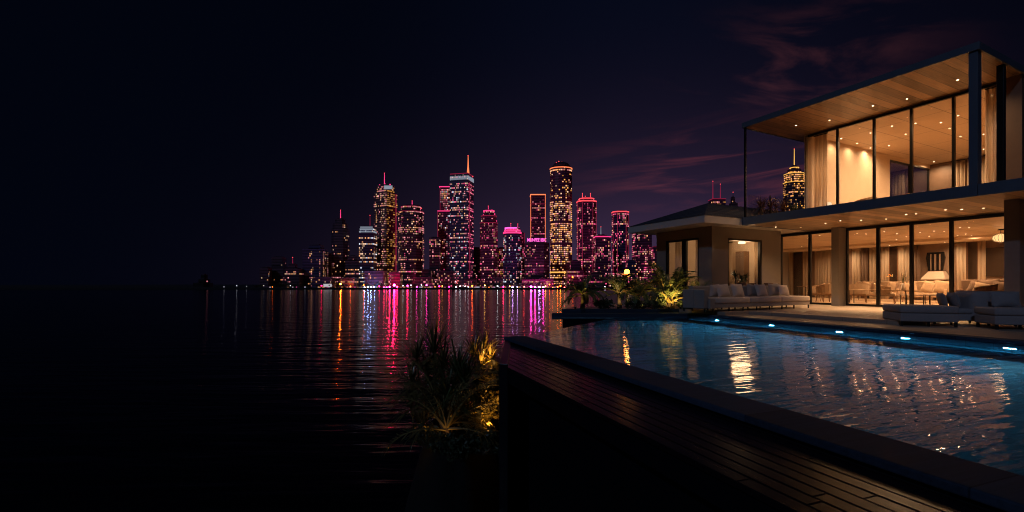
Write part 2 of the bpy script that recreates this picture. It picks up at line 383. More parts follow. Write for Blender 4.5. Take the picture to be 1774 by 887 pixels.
pobj(qbox(qbox(MB(), 3.30, 3.95, -9.3, 12, -3.6, -.285), 3.30, 3.72, -9.2, 12, -.285, -.187), 'gutter', M['gutter'], 'black pool wall and overflow gutter')
arm = [(1.48, 17.2), (6.72, 17.57), (6.9, 18.28), (1.55, 17.9)]
tag(MB().prism(arm, -.32, -.12).build('pool_arm', M['coping'], None, .015), 'dark stone arm closing the far end of the pool', 'pool arm', kind='structure')
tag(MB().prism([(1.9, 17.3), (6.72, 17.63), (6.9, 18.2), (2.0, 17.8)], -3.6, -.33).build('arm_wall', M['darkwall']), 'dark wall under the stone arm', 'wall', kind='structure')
tag(MB().prism([(2.0, 17.95), (6.9, 18.3), (6.9, 18.5), (2.0, 18.5)], -.3, .012).build('bed_kerb', M['coping'], None, .01), 'dark kerb of the planting bed', 'kerb', kind='structure')
I0 = gp(922, 581, -.27); I1 = Vector((3.86, 17.36, 0))
nw = qw(3.95, -9.35)
wp = [P2(nw), (I0.x, I0.y), (I1.x, I1.y), P2(qw(12.47, -14.2)), P2(qw(12.47, 12)), P2(qw(3.95, 12))]
o = to_frame(MB().add([(x, y, -.27) for x, y in wp], [(5, 4, 3, 2, 1, 0)]), PA).build('pool_water', M['pool']); o.rotation_euler.z = PA
tag(o, 'rippled blue swimming pool water mirroring the villa', 'pool water', kind='structure')
o = to_frame(MB().prism(wp, -1.9, -1.6), PA).build('pool_floor', M['tile']); o.rotation_euler.z = PA
tag(o, 'blue tiled pool floor', 'pool floor', kind='structure')
dI = Vector((I1.x - I0.x, I1.y - I0.y)).normalized(); nI = Vector((-dI.y, dI.x)) * .14
tag(MB().prism([P2(nw), (I0.x, I0.y), (I1.x, I1.y), (I1.x + nI.x, I1.y + nI.y), (I0.x + nI.x, I0.y + nI.y), (nw.x - .13, nw.y + .02)], -3.6, -.288).build('overflow_wall', M['gutter']), 'black overflow wall at the lake end of the pool', 'wall', kind='structure')
# boardwalk: boards clipped at a slanting left end
bw = MB(); nb = 8; q0, q1 = 2.26, 3.235; bwid = (q1 - q0) / nb
for i in range(nb):
    a = q0 + i * bwid + .004; b = a + bwid - .008
    ra = -6.5 + (a - q0) / (q1 - q0) * -2.4; rb = -6.5 + (b - q0) / (q1 - q0) * -2.4
    cuts = [-6.0]; rj = random.Random(i)
    while cuts[-1] < -max(ra, rb) - 2.6: cuts.append(cuts[-1] + rj.uniform(1.3, 2.6))
    for c0, c1 in zip(cuts, cuts[1:] + [None]):
        dz_ = rj.uniform(-.0012, .0012)
        if c1 is None: bw.prism([(a, c0 + .001), (b, c0 + .001), (b, -rb), (a, -ra)], -.25, -.205 + dz_)
        else: bw.prism([(a, c0 + .001), (b, c0 + .001), (b, c1 - .001), (a, c1 - .001)], -.25, -.205 + dz_)
pobj(bw, 'boardwalk', M['deck'], 'wet dark timber boardwalk along the pool wall', .006)
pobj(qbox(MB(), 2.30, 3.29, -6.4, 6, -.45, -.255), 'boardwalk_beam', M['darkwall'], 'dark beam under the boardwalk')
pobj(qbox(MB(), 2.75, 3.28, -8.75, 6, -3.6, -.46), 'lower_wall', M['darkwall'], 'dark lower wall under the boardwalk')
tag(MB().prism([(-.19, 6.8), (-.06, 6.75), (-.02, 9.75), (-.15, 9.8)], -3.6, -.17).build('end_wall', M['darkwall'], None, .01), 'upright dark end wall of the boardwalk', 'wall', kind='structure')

# pool lights on the house-side wall, just under the water
M['pool_lens'] = emit('pool_light_lens', (.46, .88, 1), 1500, True)
proto = thing('pool_light', 'round white underwater pool light on the house-side wall', 'pool light', (0, 0, 0), 0, 'underwater lights along the pool wall')
MB().lathe([(.15, 0), (.16, .02), (.13, .04), (.1, .04)], 20).build('rim', M['white'], proto, smooth=False)
MB().lathe([(.11, .041), (.08, .055), (.01, .06)], 20).build('lens', M['pool_lens'], proto)
def r_on_q(px, q):
    k = (px - HX) / F; b = qw(q, 0)
    return (k * b.y - b.x) / (.348 + k * .9375)
names = ['farthest pool light, below the long sofa', 'second pool light from the far end, in front of the terrace step', 'middle one of the five pool lights', 'pool light just left of the daybed', 'nearest pool light, below the right hand lounge seat']
for i, px in enumerate((1244, 1338, 1456, 1570, 1751)):
    o = proto if i == 0 else copy_tree(proto)
    q = 12.46; r = r_on_q(px, q); o.location = qw(q, r, -.33); o.scale = (.85, .38, 1)
    o.rotation_euler = (R(90), 0, PA - R(90)); o['label'] = names[i]

# ------------------------------------------------------------------ villa
V = thing('villa', 'two storey glass villa with lit timber soffits and dark roof slab', 'house', HO, HA)
OFF = None
def vp(m, name, mt, bevel=0, parent=V, **k): return m.build(name, mt, parent, bevel, **k)
SB, UB = 17.0, 15.2
vp(MB().hb(0.02, SB, .02, 12.98, 3.60, 3.63), 'lower_soffit', M['soffit'])
vp(MB().hb(.01, SB, .01, 12.99, 3.632, 3.925), 'upper_floor', M['floor_in'])
vp(MB().hb(-.04, 0.008, -.04, 7.645, 3.585, 3.935).hb(-.04, .6, -.044, .0, 3.585, 3.935).hb(.6, SB, -.044, 0, 3.585, 3.935), 'slab_fascia', M['fascia'], .006)
vp(MB().hb(-.04, 0.008, 7.66, 13, 3.585, 3.935), 'slab_fascia', M['fascia'], .006)
vp(MB().hb(0.02, 15.6, .02, 7.63, 7.90, 7.93), 'upper_soffit', M['soffit'])
vp(MB().hb(.01, 15.6, .01, 7.64, 7.932, 8.08), 'roof', M['fascia'])
vp(MB().hb(-.05, .005, -.05, 7.70, 7.885, 8.11).hb(.005, 15.6, 7.645, 7.70, 7.885, 8.11).hb(.005, 15.6, -.05, .005, 7.885, 8.11), 'roof_fascia', M['fascia'], .006)
# upper room
UG = 3.45
uw = MB().hb(UG, 10.74, .60, .74, 3.925, 7.9).hb(10.74, UB, .60, .74, 7.65, 7.9).hb(10.74, UB, .60, .74, 3.925, 4.3)
vp(uw, 'side_wall', M['wall_in'])
vp(MB().hb(UB, UB + .15, .6, 7.64, 3.925, 7.9), 'back_wall', M['wall_brown'])
vp(MB().hb(UG + .2, UB, 7.50, 7.64, 3.925, 7.9).hb(UG, UG + .2, 7.2, 7.62, 3.925, 7.9), 'side_wall', M['wall_brown'])
vp(MB().hb(UG + .05, UB, .75, 7.5, 7.86, 7.898), 'upper_ceiling', M['ceiling_in'])
def window_bay(name, s, t0, t1, z0, z1, fw=.07, dep=.12, sill=.07, head=.09, parent=V):
    fr = MB().hb(s, s + dep, t0, t0 + fw, z0, z1).hb(s, s + dep, t1 - fw, t1, z0, z1).hb(s, s + dep, t0 + fw, t1 - fw, z1 - head, z1).hb(s, s + dep, t0 + fw, t1 - fw, z0, z0 + sill)
    f = vp(fr, name, M['frame'], .004, parent)
    vp(MB().hb(s + dep * .45, s + dep * .55, t0 + fw - .005, t1 - fw + .005, z0 + sill - .005, z1 - head + .005), 'pane', M['glass'], 0, f)
    return f
ut = [.62, 1.99, 3.38, 4.63, 5.88, 7.2]
for a, b in zip(ut, ut[1:]): window_bay('glass_door', UG, a, b, 3.925, 7.86, .04)
def side_window(name, t, s0, s1, z0, z1, parent=V, fw=.07, dep=.1, mid=True, pane=True):
    fr = MB().hb(s0, s0 + fw, t, t + dep, z0, z1).hb(s1 - fw, s1, t, t + dep, z0, z1).hb(s0 + fw, s1 - fw, t, t + dep, z1 - fw, z1).hb(s0 + fw, s1 - fw, t, t + dep, z0, z0 + fw)
    if mid: fr.hb((s0 + s1) / 2 - fw / 2, (s0 + s1) / 2 + fw / 2, t + .01, t + dep - .01, z0 + fw, z1 - fw)
    f = vp(fr, name, M['frame'], .004, parent)
    vp(MB().hb(s0 + fw, s1 - fw, t + dep * .45, t + dep * .55, z0 + fw, z1 - fw), 'pane', M['glass'], 0, f)
side_window('window', .62, 10.76, UB - .02, 4.3, 7.65)
# columns
def col(s0, s1, t0, t1, z0, z1, mt, name='column'): vp(MB().hb(s0, s1, t0, t1, z0, z1), name, mt, .008)
col(.0 + .012, .30, 7.44, 7.64, 3.93, 7.9, M['fascia'])
col(1.94, 2.10, 7.46, 7.635, 3.93, 7.9, M['frame'])
col(.015, .09, .01, .09, 3.93, 7.9, M['frame'], 'corner_post')
tA = on_s(1440, 4.45); tB = on_s(1453, 4.45)
col(4.45, 5.12, tA, tB, 0, 3.6, M['concrete'])
tC = on_s(1739, 1.77); tD = on_s(1767, 1.77)
col(1.77, 2.25, tC, tD, -.12, 3.6, M['concrete'])
# lower room
LG = 5.0
vp(MB().hb(LG, LG + .2, -8.5, -1.56, 0, 3.6).hb(LG, SB, -8.7, -8.5, 0, 3.6), 'side_wall', M['render'])
vp(MB().hb(LG + .02, LG + .2, 6.92, 13, 0, 3.6).hb(LG, SB, 13, 13.2, 0, 3.6), 'side_wall', M['wall_brown'])
vp(MB().hb(SB, SB + .2, -8.7, 13.2, 0, 3.62), 'back_wall', M['wall_brown'])
vp(MB().hb(LG + .1, SB, -8.5, 13, 0.004, .018), 'lower_floor', M['floor_in'])
vp(MB().hb(LG + .15, SB, -8.5, 13, 3.575, 3.598), 'lower_ceiling', M['ceiling_in'])
vp(MB().hb(LG, SB + .2, -8.7, -.05, 3.602, 3.9), 'flat_roof', M['fascia'])
lt = [-1.55, -.09, tA + .02]
for a, b in zip(lt, lt[1:]): window_bay('glass_door', LG, a, b, 0.02, 3.57, .055, .14, .08, .13)
lt = [tB + .02, 2.81, 4.0, 5.27, 6.92]
for a, b in zip(lt, lt[1:]): window_bay('glass_door', LG, a, b, 0.02, 3.57, .055, .14, .08, .13)
# dropped ceiling edge with a cove
vp(MB().hb(SB - 2.2, SB, -8.5, 13, 3.42, 3.572), 'ceiling_drop', M['wall_in'])
# balcony balustrade on the left side
bal = vp(MB().hb(.25, 3.3, .045, .06, 3.935, 4.95), 'balustrade', M['balustrade'])
vp(MB().hb(1.75, 1.79, .03, .075, 3.935, 5.05), 'balustrade_post', M['frame'], 0, bal)

# ------------------------------------------------------------------ pavilion beside the villa
PO = (0.5, 2.4, 0)
PV = thing('pavilion', 'single storey wing with dark hip roof and pale eaves left of the villa', 'house', hw(PO[0], -PO[1]), HA)
def pp(m, name, mt, bevel=0, parent=PV): return m.build(name, mt, parent, bevel, off=PO)
s0, s1, t0, t1 = -1.07, 3.5, -4.14, -.77
wl0, wl1 = -3.53, -1.50
wr0, wr1 = on_t(1261, t1), on_t(1320, t1)
pp(MB().hb(s0, s0 + .2, t0, wl0, 0, 3.6).hb(s0, s0 + .2, wl1, t1 - .2, 0, 3.6).hb(s0, s0 + .2, wl0, wl1, 0, .35).hb(s0, s0 + .2, wl0, wl1, 3.14, 3.6), 'wall', M['render'])
pp(MB().hb(s0, wr0, t1 - .2, t1, 0, 3.6).hb(wr1, s1, t1 - .2, t1, 0, 3.6).hb(wr0, wr1, t1 - .2, t1, 0, .35).hb(wr0, wr1, t1 - .2, t1, 3.1, 3.6), 'wall', M['render'])
pp(MB().hb(s0 + .2, s1, t0, t0 + .15, 0, 3.6).hb(s1 - .15, s1, t0 + .15, t1 - .2, 0, 3.6), 'inner_wall', M['wall_in'])
pp(MB().hb(s1, s1 + .35, t1 - .25, t1 - .02, 0, 3.6).hb(s1 + .35, s1 + 1.5, -1.85, -1.62, 0, 3.6), 'pilaster', M['concrete'])
pp(MB().hb(-2.37, 8, -4.77, -.06, 3.60, 3.64), 'eave_soffit', M['eave'])
pp(MB().hb(-2.39, -2.36, -4.79, -.05, 3.585, 3.90).hb(-2.36, 0, -.075, -.05, 3.585, 3.90).hb(-2.36, 8, -4.79, -4.765, 3.585, 3.90), 'fascia', M['eave'], .005)
e = 3.90; ap = 4.98
rf = MB().add([(-2.42, .03, e), (-2.42, 4.82, e), (8, 4.82, e), (8, .05, e), (.51, 2.3, ap), (8, 2.3, ap)], [(0, 4, 1), (0, 3, 5, 4), (1, 4, 5, 2), (0, 1, 2, 3), (2, 5, 3)])
pp(rf, 'roof', M['roof'])
pp(MB().hb(s0 + .2, s1 - .15, t0 + .15, t1 - .2, .004, .03), 'inner_floor', M['floor_in'])
def psidewin(name, t, a, b, z0, z1, fw=.09, dep=.14):
    fr = MB().hb(a, a + fw, t - dep, t, z0, z1).hb(b - fw, b, t - dep, t, z0, z1).hb(a + fw, b - fw, t - dep, t, z1 - fw, z1).hb(a + fw, b - fw, t - dep, t, z0, z0 + fw)
    f = pp(fr, name, M['frame'], .004)
    pp(MB().hb(a + fw, b - fw, t - dep * .6, t - dep * .5, z0 + fw, z1 - fw), 'pane', M['glass'], 0, f)
psidewin('window', t1 - .02, wr0, wr1, .35, 3.1)
def pfrontwin(name, s, a, b, z0, z1, fw=.09, dep=.14):
    fr = MB().hb(s, s + dep, a, a + fw, z0, z1).hb(s, s + dep, b - fw, b, z0, z1).hb(s, s + dep, a + fw, b - fw, z1 - fw, z1).hb(s, s + dep, a + fw, b - fw, z0, z0 + fw)
    f = pp(fr, name, M['frame'], .004)
    pp(MB().hb(s + dep * .5, s + dep * .6, a + fw, b - fw, z0 + fw, z1 - fw), 'pane', M['glass'], 0, f)
wm = -2.4
pfrontwin('window', s0 + .03, wl0, wm - .03, .35, 3.14); pfrontwin('window', s0 + .03, wm + .03, wl1, .35, 3.14)
pp(MB().hb(s0 + .03, s0 + .17, wm - .03, wm + .03, .35, 3.14), 'mullion', M['frame'])

# ------------------------------------------------------------------ downlights
dl = thing('downlight', 'small round recessed downlight in the balcony soffit', 'ceiling light', (0, 0, 0), 0, 'downlights in the balcony soffit')
MB().lathe([(.036, -.012), (.05, -.012), (.054, 0), (.036, 0)], 16).build('trim_ring', M['white'], dl)
MB().lathe([(.035, -.010), (.02, -.014), (.002, -.015)], 16).build('lens', M['bulb'], dl)
first = [True]
def downlight(p, label, group, energy=0, spot=165):
    o = dl if first[0] else copy_tree(dl); first[0] = False
    o.location = p; o['label'] = label; o['group'] = group
    if energy: lamp('downlight_bulb', 'SPOT', p - Vector((0, 0, .03)), energy * 1.5, WARM, .05, None, (0, 0, 0), R(spot), 1.0)
for px, py in ((1379, 217), (1437, 208), (1512, 183), (1571, 171), (1659, 138)):
    downlight(gp(px, py, 7.898), 'small round recessed downlight in the upper balcony soffit', 'downlights in the upper balcony soffit', 40 + (px - 1379) * .3, 150)
for px, py in ((1457, 240), (1485, 248), (1508, 256), (1540, 252), (1508, 230), (1545, 218), (1569, 232), (1586, 213), (1630, 212), (1618, 280), (1645, 222), (1664, 236), (1650, 252), (1704, 232), (1704, 258), (1660, 200)):
    downlight(gp(px, py, 7.858), 'small round recessed downlight in the upper room ceiling', 'downlights in the upper room ceiling', 70 if px < 1510 else 250)
for px, py in ((1344, 393), (1387, 394), (1430, 387), (1456, 382), (1492, 381), (1498, 381.5), (1535, 379), (1570, 371), (1587, 370), (1638, 363), (1666, 362.5), (1704, 360)):
    if px in (1498,): continue
    downlight(gp(px, py, 3.598), 'small round recessed downlight in the veranda soffit', 'downlights in the veranda soffit', 70 if px < 1440 else 140, 110)
for px, py in ((1485, 404), (1500, 405), (1532, 401), (1554, 404.5), (1570, 410), (1594, 402.5), (1618, 400), (1636, 401), (1610, 409), (1663, 394), (1679, 394), (1673, 405), (1683, 408), (1420, 408), (1400, 412)):
    downlight(gp(px, py, 3.574), 'small round recessed downlight in the living room ceiling', 'downlights in the living room ceiling', 250)
for i in range(9):  # extra downlights added to brighten the curtains and back wall
    downlight(hw(15.9 if i % 2 else 13.6, -5.6 + i * 1.35, 3.418 if i % 2 else 3.574), 'small round downlight added to brighten the curtains at the back of the living room', 'added downlights along the back wall of the living room', 250)

# ------------------------------------------------------------------ curtains
def curtain(s, t0, t1, z0, z1, label, group=None, mt='curtain', along='t', fixed=None, amp=.05, pitch=.17):
    L = abs(t1 - t0); n = max(8, int(L / .025)); ph = rnd.random() * 6
    o = thing('curtain', label, 'curtain', hw(s, t0, z0) if along == 't' else hw(t0, fixed, z0), HA, group)
    vs = []; th = .012
    for side in (0, 1):
        for k in range(2):
            for i in range(n + 1):
                u = i / n * L
                wv = amp * math.sin(u / pitch * 2 * math.pi + ph + .8 * math.sin(u * 3.1 + ph)) * (.55 + .45 * (1 - k)) + amp * .4 * math.sin(u / pitch * 3.3 + ph) * (1 - k) + side * th
                vs.append((wv, -u, k * (z1 - z0)) if along == 't' else (u, wv, k * (z1 - z0)))
    W = n + 1; fs = []
    for i in range(n):
        fs.append((i, i + 1, W + i + 1, W + i)); fs.append((2 * W + i + 1, 2 * W + i, 3 * W + i, 3 * W + i + 1))
        fs.append((W + i, W + i + 1, 3 * W + i + 1, 3 * W + i)); fs.append((i + 1, i, 2 * W + i, 2 * W + i + 1))
    c = MB().add(vs, fs).build('fabric', M[mt], o, smooth=True)
    rl = MB()
    if along == 't': rl.box(-.03, .03, -L, 0, z1 - z0, z1 - z0 + .04)
    else: rl.box(0, L, -.03, .03, z1 - z0, z1 - z0 + .04)
    rl.build('rail', M['frame'], o)
    return o
# upper room
curtain(UG + .35, .82, 1.42, 3.94, 7.8, 'tall cream curtain gathered at the left end of the upper glass front')
curtain(UB - .2, on_s(1648, UB - .2), on_s(1672, UB - .2), 3.94, 7.75, 'pale curtain on the back wall of the upper room, behind the right hand panes')
curtain(UB - .25, on_s(1676, UB - .25), 7.4, 3.94, 7.75, 'pale curtain at the far right corner of the upper room')
curtain(UG + .35, 6.62, 7.1, 3.94, 7.8, 'dusky curtain beside the right end panel of the upper storey')
# lower room, on the back wall
SL = SB - .25
def back_curtain(px0, px1, ytop, label, mt='curtain', s=SL):
    return curtain(s, on_s(px0, s), on_s(px1, s), .03, zs(px0, ytop, s), label, 'curtains on the living room back wall', mt)
for a, b, y, lb, mt in ((1363, 1373, 418, 'narrow curtain left of the dark window in the leftmost glass bay', 'curtain'), (1391, 1400, 419, 'narrow curtain right of the dark window in the leftmost glass bay', 'curtain'),
        (1411, 1446, 420, 'wide pleated curtain just left of the stone column', 'curtain'), (1476, 1490, 421, 'narrow curtain beside the dark panel right of the stone column', 'curtain'),
        (1492, 1504, 422, 'dark brown drape in the first living room bay', 'curtain_dark'),
        (1506, 1540, 422, 'wide pleated curtain behind the first black mullion', 'curtain'), (1556, 1580, 424, 'pleated curtain behind the white flowers', 'curtain'),
        (1582, 1594, 424, 'dim brown drape left of the fireplace wall', 'curtain_dark'), (1657, 1674, 420, 'pleated curtain right of the fireplace wall', 'curtain'),
        (1695, 1708, 412, 'narrow curtain left of the dark wall screen', 'curtain')):
    back_curtain(a, b, y, lb, mt)
# dark windows on the back wall
for a, b, y0, lb in ((1374, 1391, 421, 'dark back window seen through the leftmost glass bay'), (1540, 1556, 424, 'dark back window between two living room curtains'), (1675, 1695, 420, 'dark back window left of the wall screen')):
    s = SB - .06; ta, tb = on_s(a, s), on_s(b, s); z1 = zs(a, y0, s)
    o = thing('back_window', lb, 'window', hw(s, ta, .1), HA, 'dark windows on the living room back wall')
    MB().box(0, .05, ta - tb, 0, 0, z1 - .1).build('dark_glass', M['tv'], o)
    MB().box(-.03, 0.055, -.05, 0, 0, z1 - .1).box(-.03, .055, ta - tb, ta - tb + .05, 0, z1 - .1).box(-.03, .055, ta - tb, 0, z1 - .1, z1 - .04).build('window_frame', M['wood'], o)
# fireplace hood with artwork, flowers, screen
s = SB - .6; ta, tb = on_s(1598, s), on_s(1641, s)
zb = zs(1620, 483, s); zt1 = zs(1620, 470, s)
fp = thing('fireplace', 'fireplace with a pale sloping hood between dark drapes', 'fireplace', hw(s, ta, 0), HA)
L = tb - ta
MB().prism([(-.25, -L), (.5, -L), (.5, 0), (-.25, 0)], zb, zt1, [(.1, -L * .8), (.5, -L * .8), (.5, -L * .2), (.1, -L * .2)]).build('hood', M['hood'], fp, .01)
MB().box(-.25, .5, -L, -.0, zb - .06, zb).build('shelf', M['hood'], fp, .01)
MB().box(0, .5, -L + .1, -L + .5, .02, zb - .06).box(0, .5, -.5, -.1, .02, zb - .06).box(0.1, .5, -L + .5, -.5, zb - .5, zb - .06).build('surround', M['wood'], fp)
MB().box(.2, .5, -L + .5, -.5, .02, zb - .5).build('firebox', M['black'], fp)
s = SB - .12; ta, tb = on_s(1604, s), on_s(1637, s); za, zc = zs(1620, 469, s), zs(1620, 437, s)
ar = thing('wall_art', 'dark wide arched wall panel above the fireplace hood', 'wall art', hw(s, ta, za), HA)
L = tb - ta; Hh = zc - za
poly = [(-L * .12, 0), (-L * .88, 0), (-L, Hh * .7), (-L * .94, Hh), (-L * .06, Hh), (0, Hh * .7)]
MB().add([(0, y, z) for y, z in poly] + [(.1, y, z) for y, z in poly], [tuple(range(6)), tuple(range(11, 5, -1))] + [(i, 6 + i, 6 + (i + 1) % 6, (i + 1) % 6) for i in range(6)]).build('panel', M['black'], ar)
MB().box(-.02, 0, -L * .55, -L * .45, 0.02, Hh * .9).box(-.02, 0, -L * .30, -L * .24, 0.02, Hh * .9).box(-.02, 0, -L * .78, -L * .7, 0.02, Hh * .9).build('drape_strip', M['wall_brown'], ar)
s = SB - .15; ta, tb = on_s(1708, s), on_s(1744, s); za, zc = zs(1720, 478, s), zs(1720, 430, s)
o = thing('wall_screen', 'large dark wall screen below the glowing pendant lamp', 'screen', hw(s, ta, za), HA)
MB().box(0, .08, ta - tb, 0, 0, zc - za).build('display', M['tv'], o)
MB().box(-.02, 0.1, ta - tb - .03, ta - tb, -.03, zc - za + .03).box(-.02, .1, 0, .03, -.03, zc - za + .03).box(-.02, .1, ta - tb, 0, zc - za, zc - za + .03).box(-.02, .1, ta - tb, 0, -.03, 0).build('bezel', M['black'], o)
# pendant lamp
M['shade'] = emit('pendant_shade_glow', (1, .55, .2), 1.6)
p = gp(1734, 397, 3.57); pz = CZ - (412 - HY) * p.y / F
pd = thing('pendant_lamp', 'glowing oval pleated pendant lamp left of the big dark column', 'pendant lamp', (p.x, p.y, 3.57))
k = p.y / F
rs, hs = 11 * k, 7 * k; dz = pz - 3.57
sh = MB()
prof = [(rs * .35, -hs), (rs * .75, -hs * .8), (rs, -hs * .1), (rs * .92, hs * .4), (rs * .5, hs * .85), (rs * .2, hs)]
sh.lathe([(r, z + dz) for r, z in prof], 28).build('lamp_shade', M['shade'], pd)
rb = MB()
for i in range(14):
    a = i / 14 * 2 * math.pi
    rb.tube([(math.cos(a) * (r * 1.01), math.sin(a) * (r * 1.01), z + dz) for r, z in prof], .008, 4)
rb.build('shade_rib', M['wood'], pd)
MB().tube([(0, 0, 0), (0, 0, dz + hs)], .015, 6).build('cord', M['frame'], pd)
MB().lathe([(.12, -.05), (.1, 0)], 12).build('ceiling_cap', M['frame'], pd)
MB().ball((0, 0, dz - hs - .06), .05).build('finial', M['wood'], pd)
lamp('pendant_bulb', 'POINT', (p.x, p.y, pz), 30, WARM, .25)

# ------------------------------------------------------------------ furniture builders (local frame: x across, y back, z up)
def rounded(m, x0, x1, y0, y1, z0, z1): return m.box(x0, x1, y0, y1, z0, z1)
def cushion_mesh(w, h, t):
    n = 8; vs = []; fs = []
    for side in (-1, 1):
        for j in range(n + 1):
            for i in range(n + 1):
                u, v = i / n * 2 - 1, j / n * 2 - 1
                d = (1 - abs(u) ** 3) * (1 - abs(v) ** 3)
                pin = 1 - .09 * (1 - u * u) * abs(v) - .0
                pin2 = 1 - .09 * (1 - v * v) * abs(u)
                vs.append((u * w / 2 * pin2, side * t / 2 * d ** .6, h / 2 + v * h / 2 * pin))
    W = (n + 1); S = W * W
    for s_ in (0, 1):
        for j in range(n):
            for i in range(n):
                a = s_ * S + j * W + i; q = (a, a + 1, a + W + 1, a + W); fs.append(q if s_ == 0 else q[::-1])
    return MB().add(vs, fs)
def cushion(loc, rz, tilt, label, mt, w=.5, h=.5, t=.16, group=None, roll=0):
    o = cushion_mesh(w, h, t).build('cushion', M[mt], None, smooth=True)
    o.location = loc; o.rotation_euler = (tilt, roll, rz); b = o.modifiers.new('sub', 'SUBSURF'); b.levels = 1; b.render_levels = 1
    return tag(o, label, 'cushion', group)

# long outdoor sofa on the terrace, running along the pavilion wall
Sx0 = gp(1240, 540.5, 0); Sx1 = gp(1405, 533.5, 0)
Sx0 = Sx0 + Vector((-.8913, -.4534, 0)) * 0
sdir = (Sx1 - Sx0); SL_ = sdir.length; sa = math.atan2(sdir.y, sdir.x)
so = thing('outdoor_sofa', 'long light grey outdoor sofa in front of the pavilion window', 'sofa', Sx0, sa)
armw = .95
kk = Sx0.y / F
seat_z, base_z = .47, .24
sob = lambda n, m, mt='sofa', bv=.03: m.build(n, M[mt], so, bv, smooth=False)
sob('base', MB().box(.0, SL_ - .03, .03, 1.0, .14, .28), 'sofa', .015)
for i in range(3):
    a, b = .02 + i * (SL_ - .05) / 3, .02 + (i + 1) * (SL_ - .05) / 3 - .015
    o = MB().box(a, b, 0, .98, .285, seat_z + .03).build('seat_cushion', M['cushion'], so, .05, smooth=True)
sob('backrest', MB().box(-.1, SL_ * .83, .92, 1.14, .2, .93), 'sofa', .05)
sob('armrest', MB().box(-.56, -.02, .5, 1.0, .12, .80), 'sofa', .03)
sob('arm_block', MB().box(-.30, -.02, .0, .49, .12, .48), 'sofa', .02)
sob('arm_front', MB().box(-.56, -.31, .06, .49, .12, .80), 'sofa', .03)
sob('side_panel', MB().box(SL_ * .83 + .02, SL_ * .97, 1.0, 1.1, .48, .76), 'sofa_dark', .02)
for x in (-.5, -.06, .8, 1.6, 2.4, 3.2, 4.0, 4.8, SL_ - .08):
    for y in (.06, .98):
        if x < SL_: sob('leg', MB().box(x - .02, x + .02, y - .02, y + .02, 0, .14), 'metal', 0)
for i, (px, y, w, tl, mt, lb) in enumerate(((1231, .72, .52, 8, 'cushion', 'plump grey cushion half hidden behind the arm of the long sofa'), (1250, .50, .74, -16, 'cushion', 'big grey cushion nearest the arm of the long sofa'), (1275, .42, .70, -18, 'cushion', 'second grey cushion from the arm of the long sofa'),
        (1299, .68, .74, -8, 'sofa', 'grey cushion leaning upright behind the middle one of the long sofa'), (1316, .42, .72, -18, 'cushion', 'middle front cushion of the long sofa, overlapping another'),
        (1336, .66, .70, -8, 'sofa', 'grey cushion tucked behind the last one on the long sofa'), (1354, .42, .70, -18, 'cushion', 'last grey cushion toward the glass doors on the long sofa'))):
    kx = (px - HX) / F; d2 = sdir.normalized()
    perp = Vector((-d2.y, d2.x, 0)); b0 = Sx0 + perp * (y + .15)
    u = (kx * b0.y - b0.x) / (d2.x - kx * d2.y)
    p = Sx0 + d2 * u + perp * y; p.z = seat_z + .03
    cushion(p, sa, R(tl), lb, mt, w, .50 + .02 * (i % 3), .2, 'cushions on the long sofa', R(rnd.uniform(-5, 5)))

# right lounge group on the walkway
GZ = -.12
pL = gp(1560, 564.5, GZ); pR = gp(1662, 567, GZ)
ga = math.atan2((pR - pL).y, (pR - pL).x)
L = (pR - pL).length
day = thing('daybed', 'wide charcoal daybed without a back at the pool edge', 'daybed', pL, ga)
MB().box(0, L, 0, 1.15, .12, .34).build('base', M['sofa_dark'], day, .03)
MB().box(-.005, L + .005, -.01, 1.16, .345, .54).build('mattress', M['sofa_dark'], day, .05, smooth=True)
for x in (.04, L * .5, L - .05):
    for y in (.04, 1.08): MB().box(x - .025, x + .025, y - .02, y + .03, 0, .12).build('leg', M['metal'], day)
pa = gp(1665, 565, GZ)
ch = thing('lounge_chair', 'charcoal lounge chair with a broad rounded back and two cushions', 'lounge chair', pa + Vector((.04, .35, 0)), ga)
MB().box(0, .52, 0, .95, .12, .30).build('base', M['sofa_dark'], ch, .03)
MB().box(0, .50, -.01, .94, .305, .45).build('seat_cushion', M['sofa_dark'], ch, .05, smooth=True)
MB().box(.44, .92, -.05, 1.0, .10, .93).build('backrest', M['sofa_dark'], ch, .16, smooth=True)
MB().box(.925, 1.5, .12, 1.0, .12, .92).build('side_block', M['sofa_dark'], ch, .1, smooth=True)
for x in (.05, .85, 1.4):
    for y in (.06, .9): MB().box(x - .02, x + .02, y - .02, y + .02, 0, .12).build('leg', M['metal'], ch)
q = pa + Vector((.04, .35, 0)); e1 = Vector((math.cos(ga), math.sin(ga), 0)); e2 = Vector((-e1.y, e1.x, 0))
cushion(q + e1 * .10 + e2 * .5 + Vector((0, 0, .45)), ga + R(80), R(-14), 'outer grey cushion at the front of the lounge chair', 'sofa_dark', .6, .44, .16, 'cushions on the lounge chair')
cushion(q + e1 * .32 + e2 * .42 + Vector((0, 0, .45)), ga + R(80), R(-14), 'inner grey cushion against the lounge chair back', 'sofa_dark', .7, .46, .2, 'cushions on the lounge chair')
pb = gp(1724, 571, GZ)
ls = thing('corner_sofa', 'charcoal sofa section cut off at the right, beside the lounge chair', 'sofa', pb, ga)
MB().box(0, 1.9, 0, .85, .12, .34).build('base', M['sofa_dark'], ls, .03)
MB().box(-.01, 1.9, -.01, .86, .345, .53).build('seat_cushion', M['sofa_dark'], ls, .05, smooth=True)
for x in (.06, .9, 1.8):
    for y in (.05, .8): MB().box(x - .025, x + .025, y - .02, y + .02, 0, .12).build('leg', M['metal'], ls)
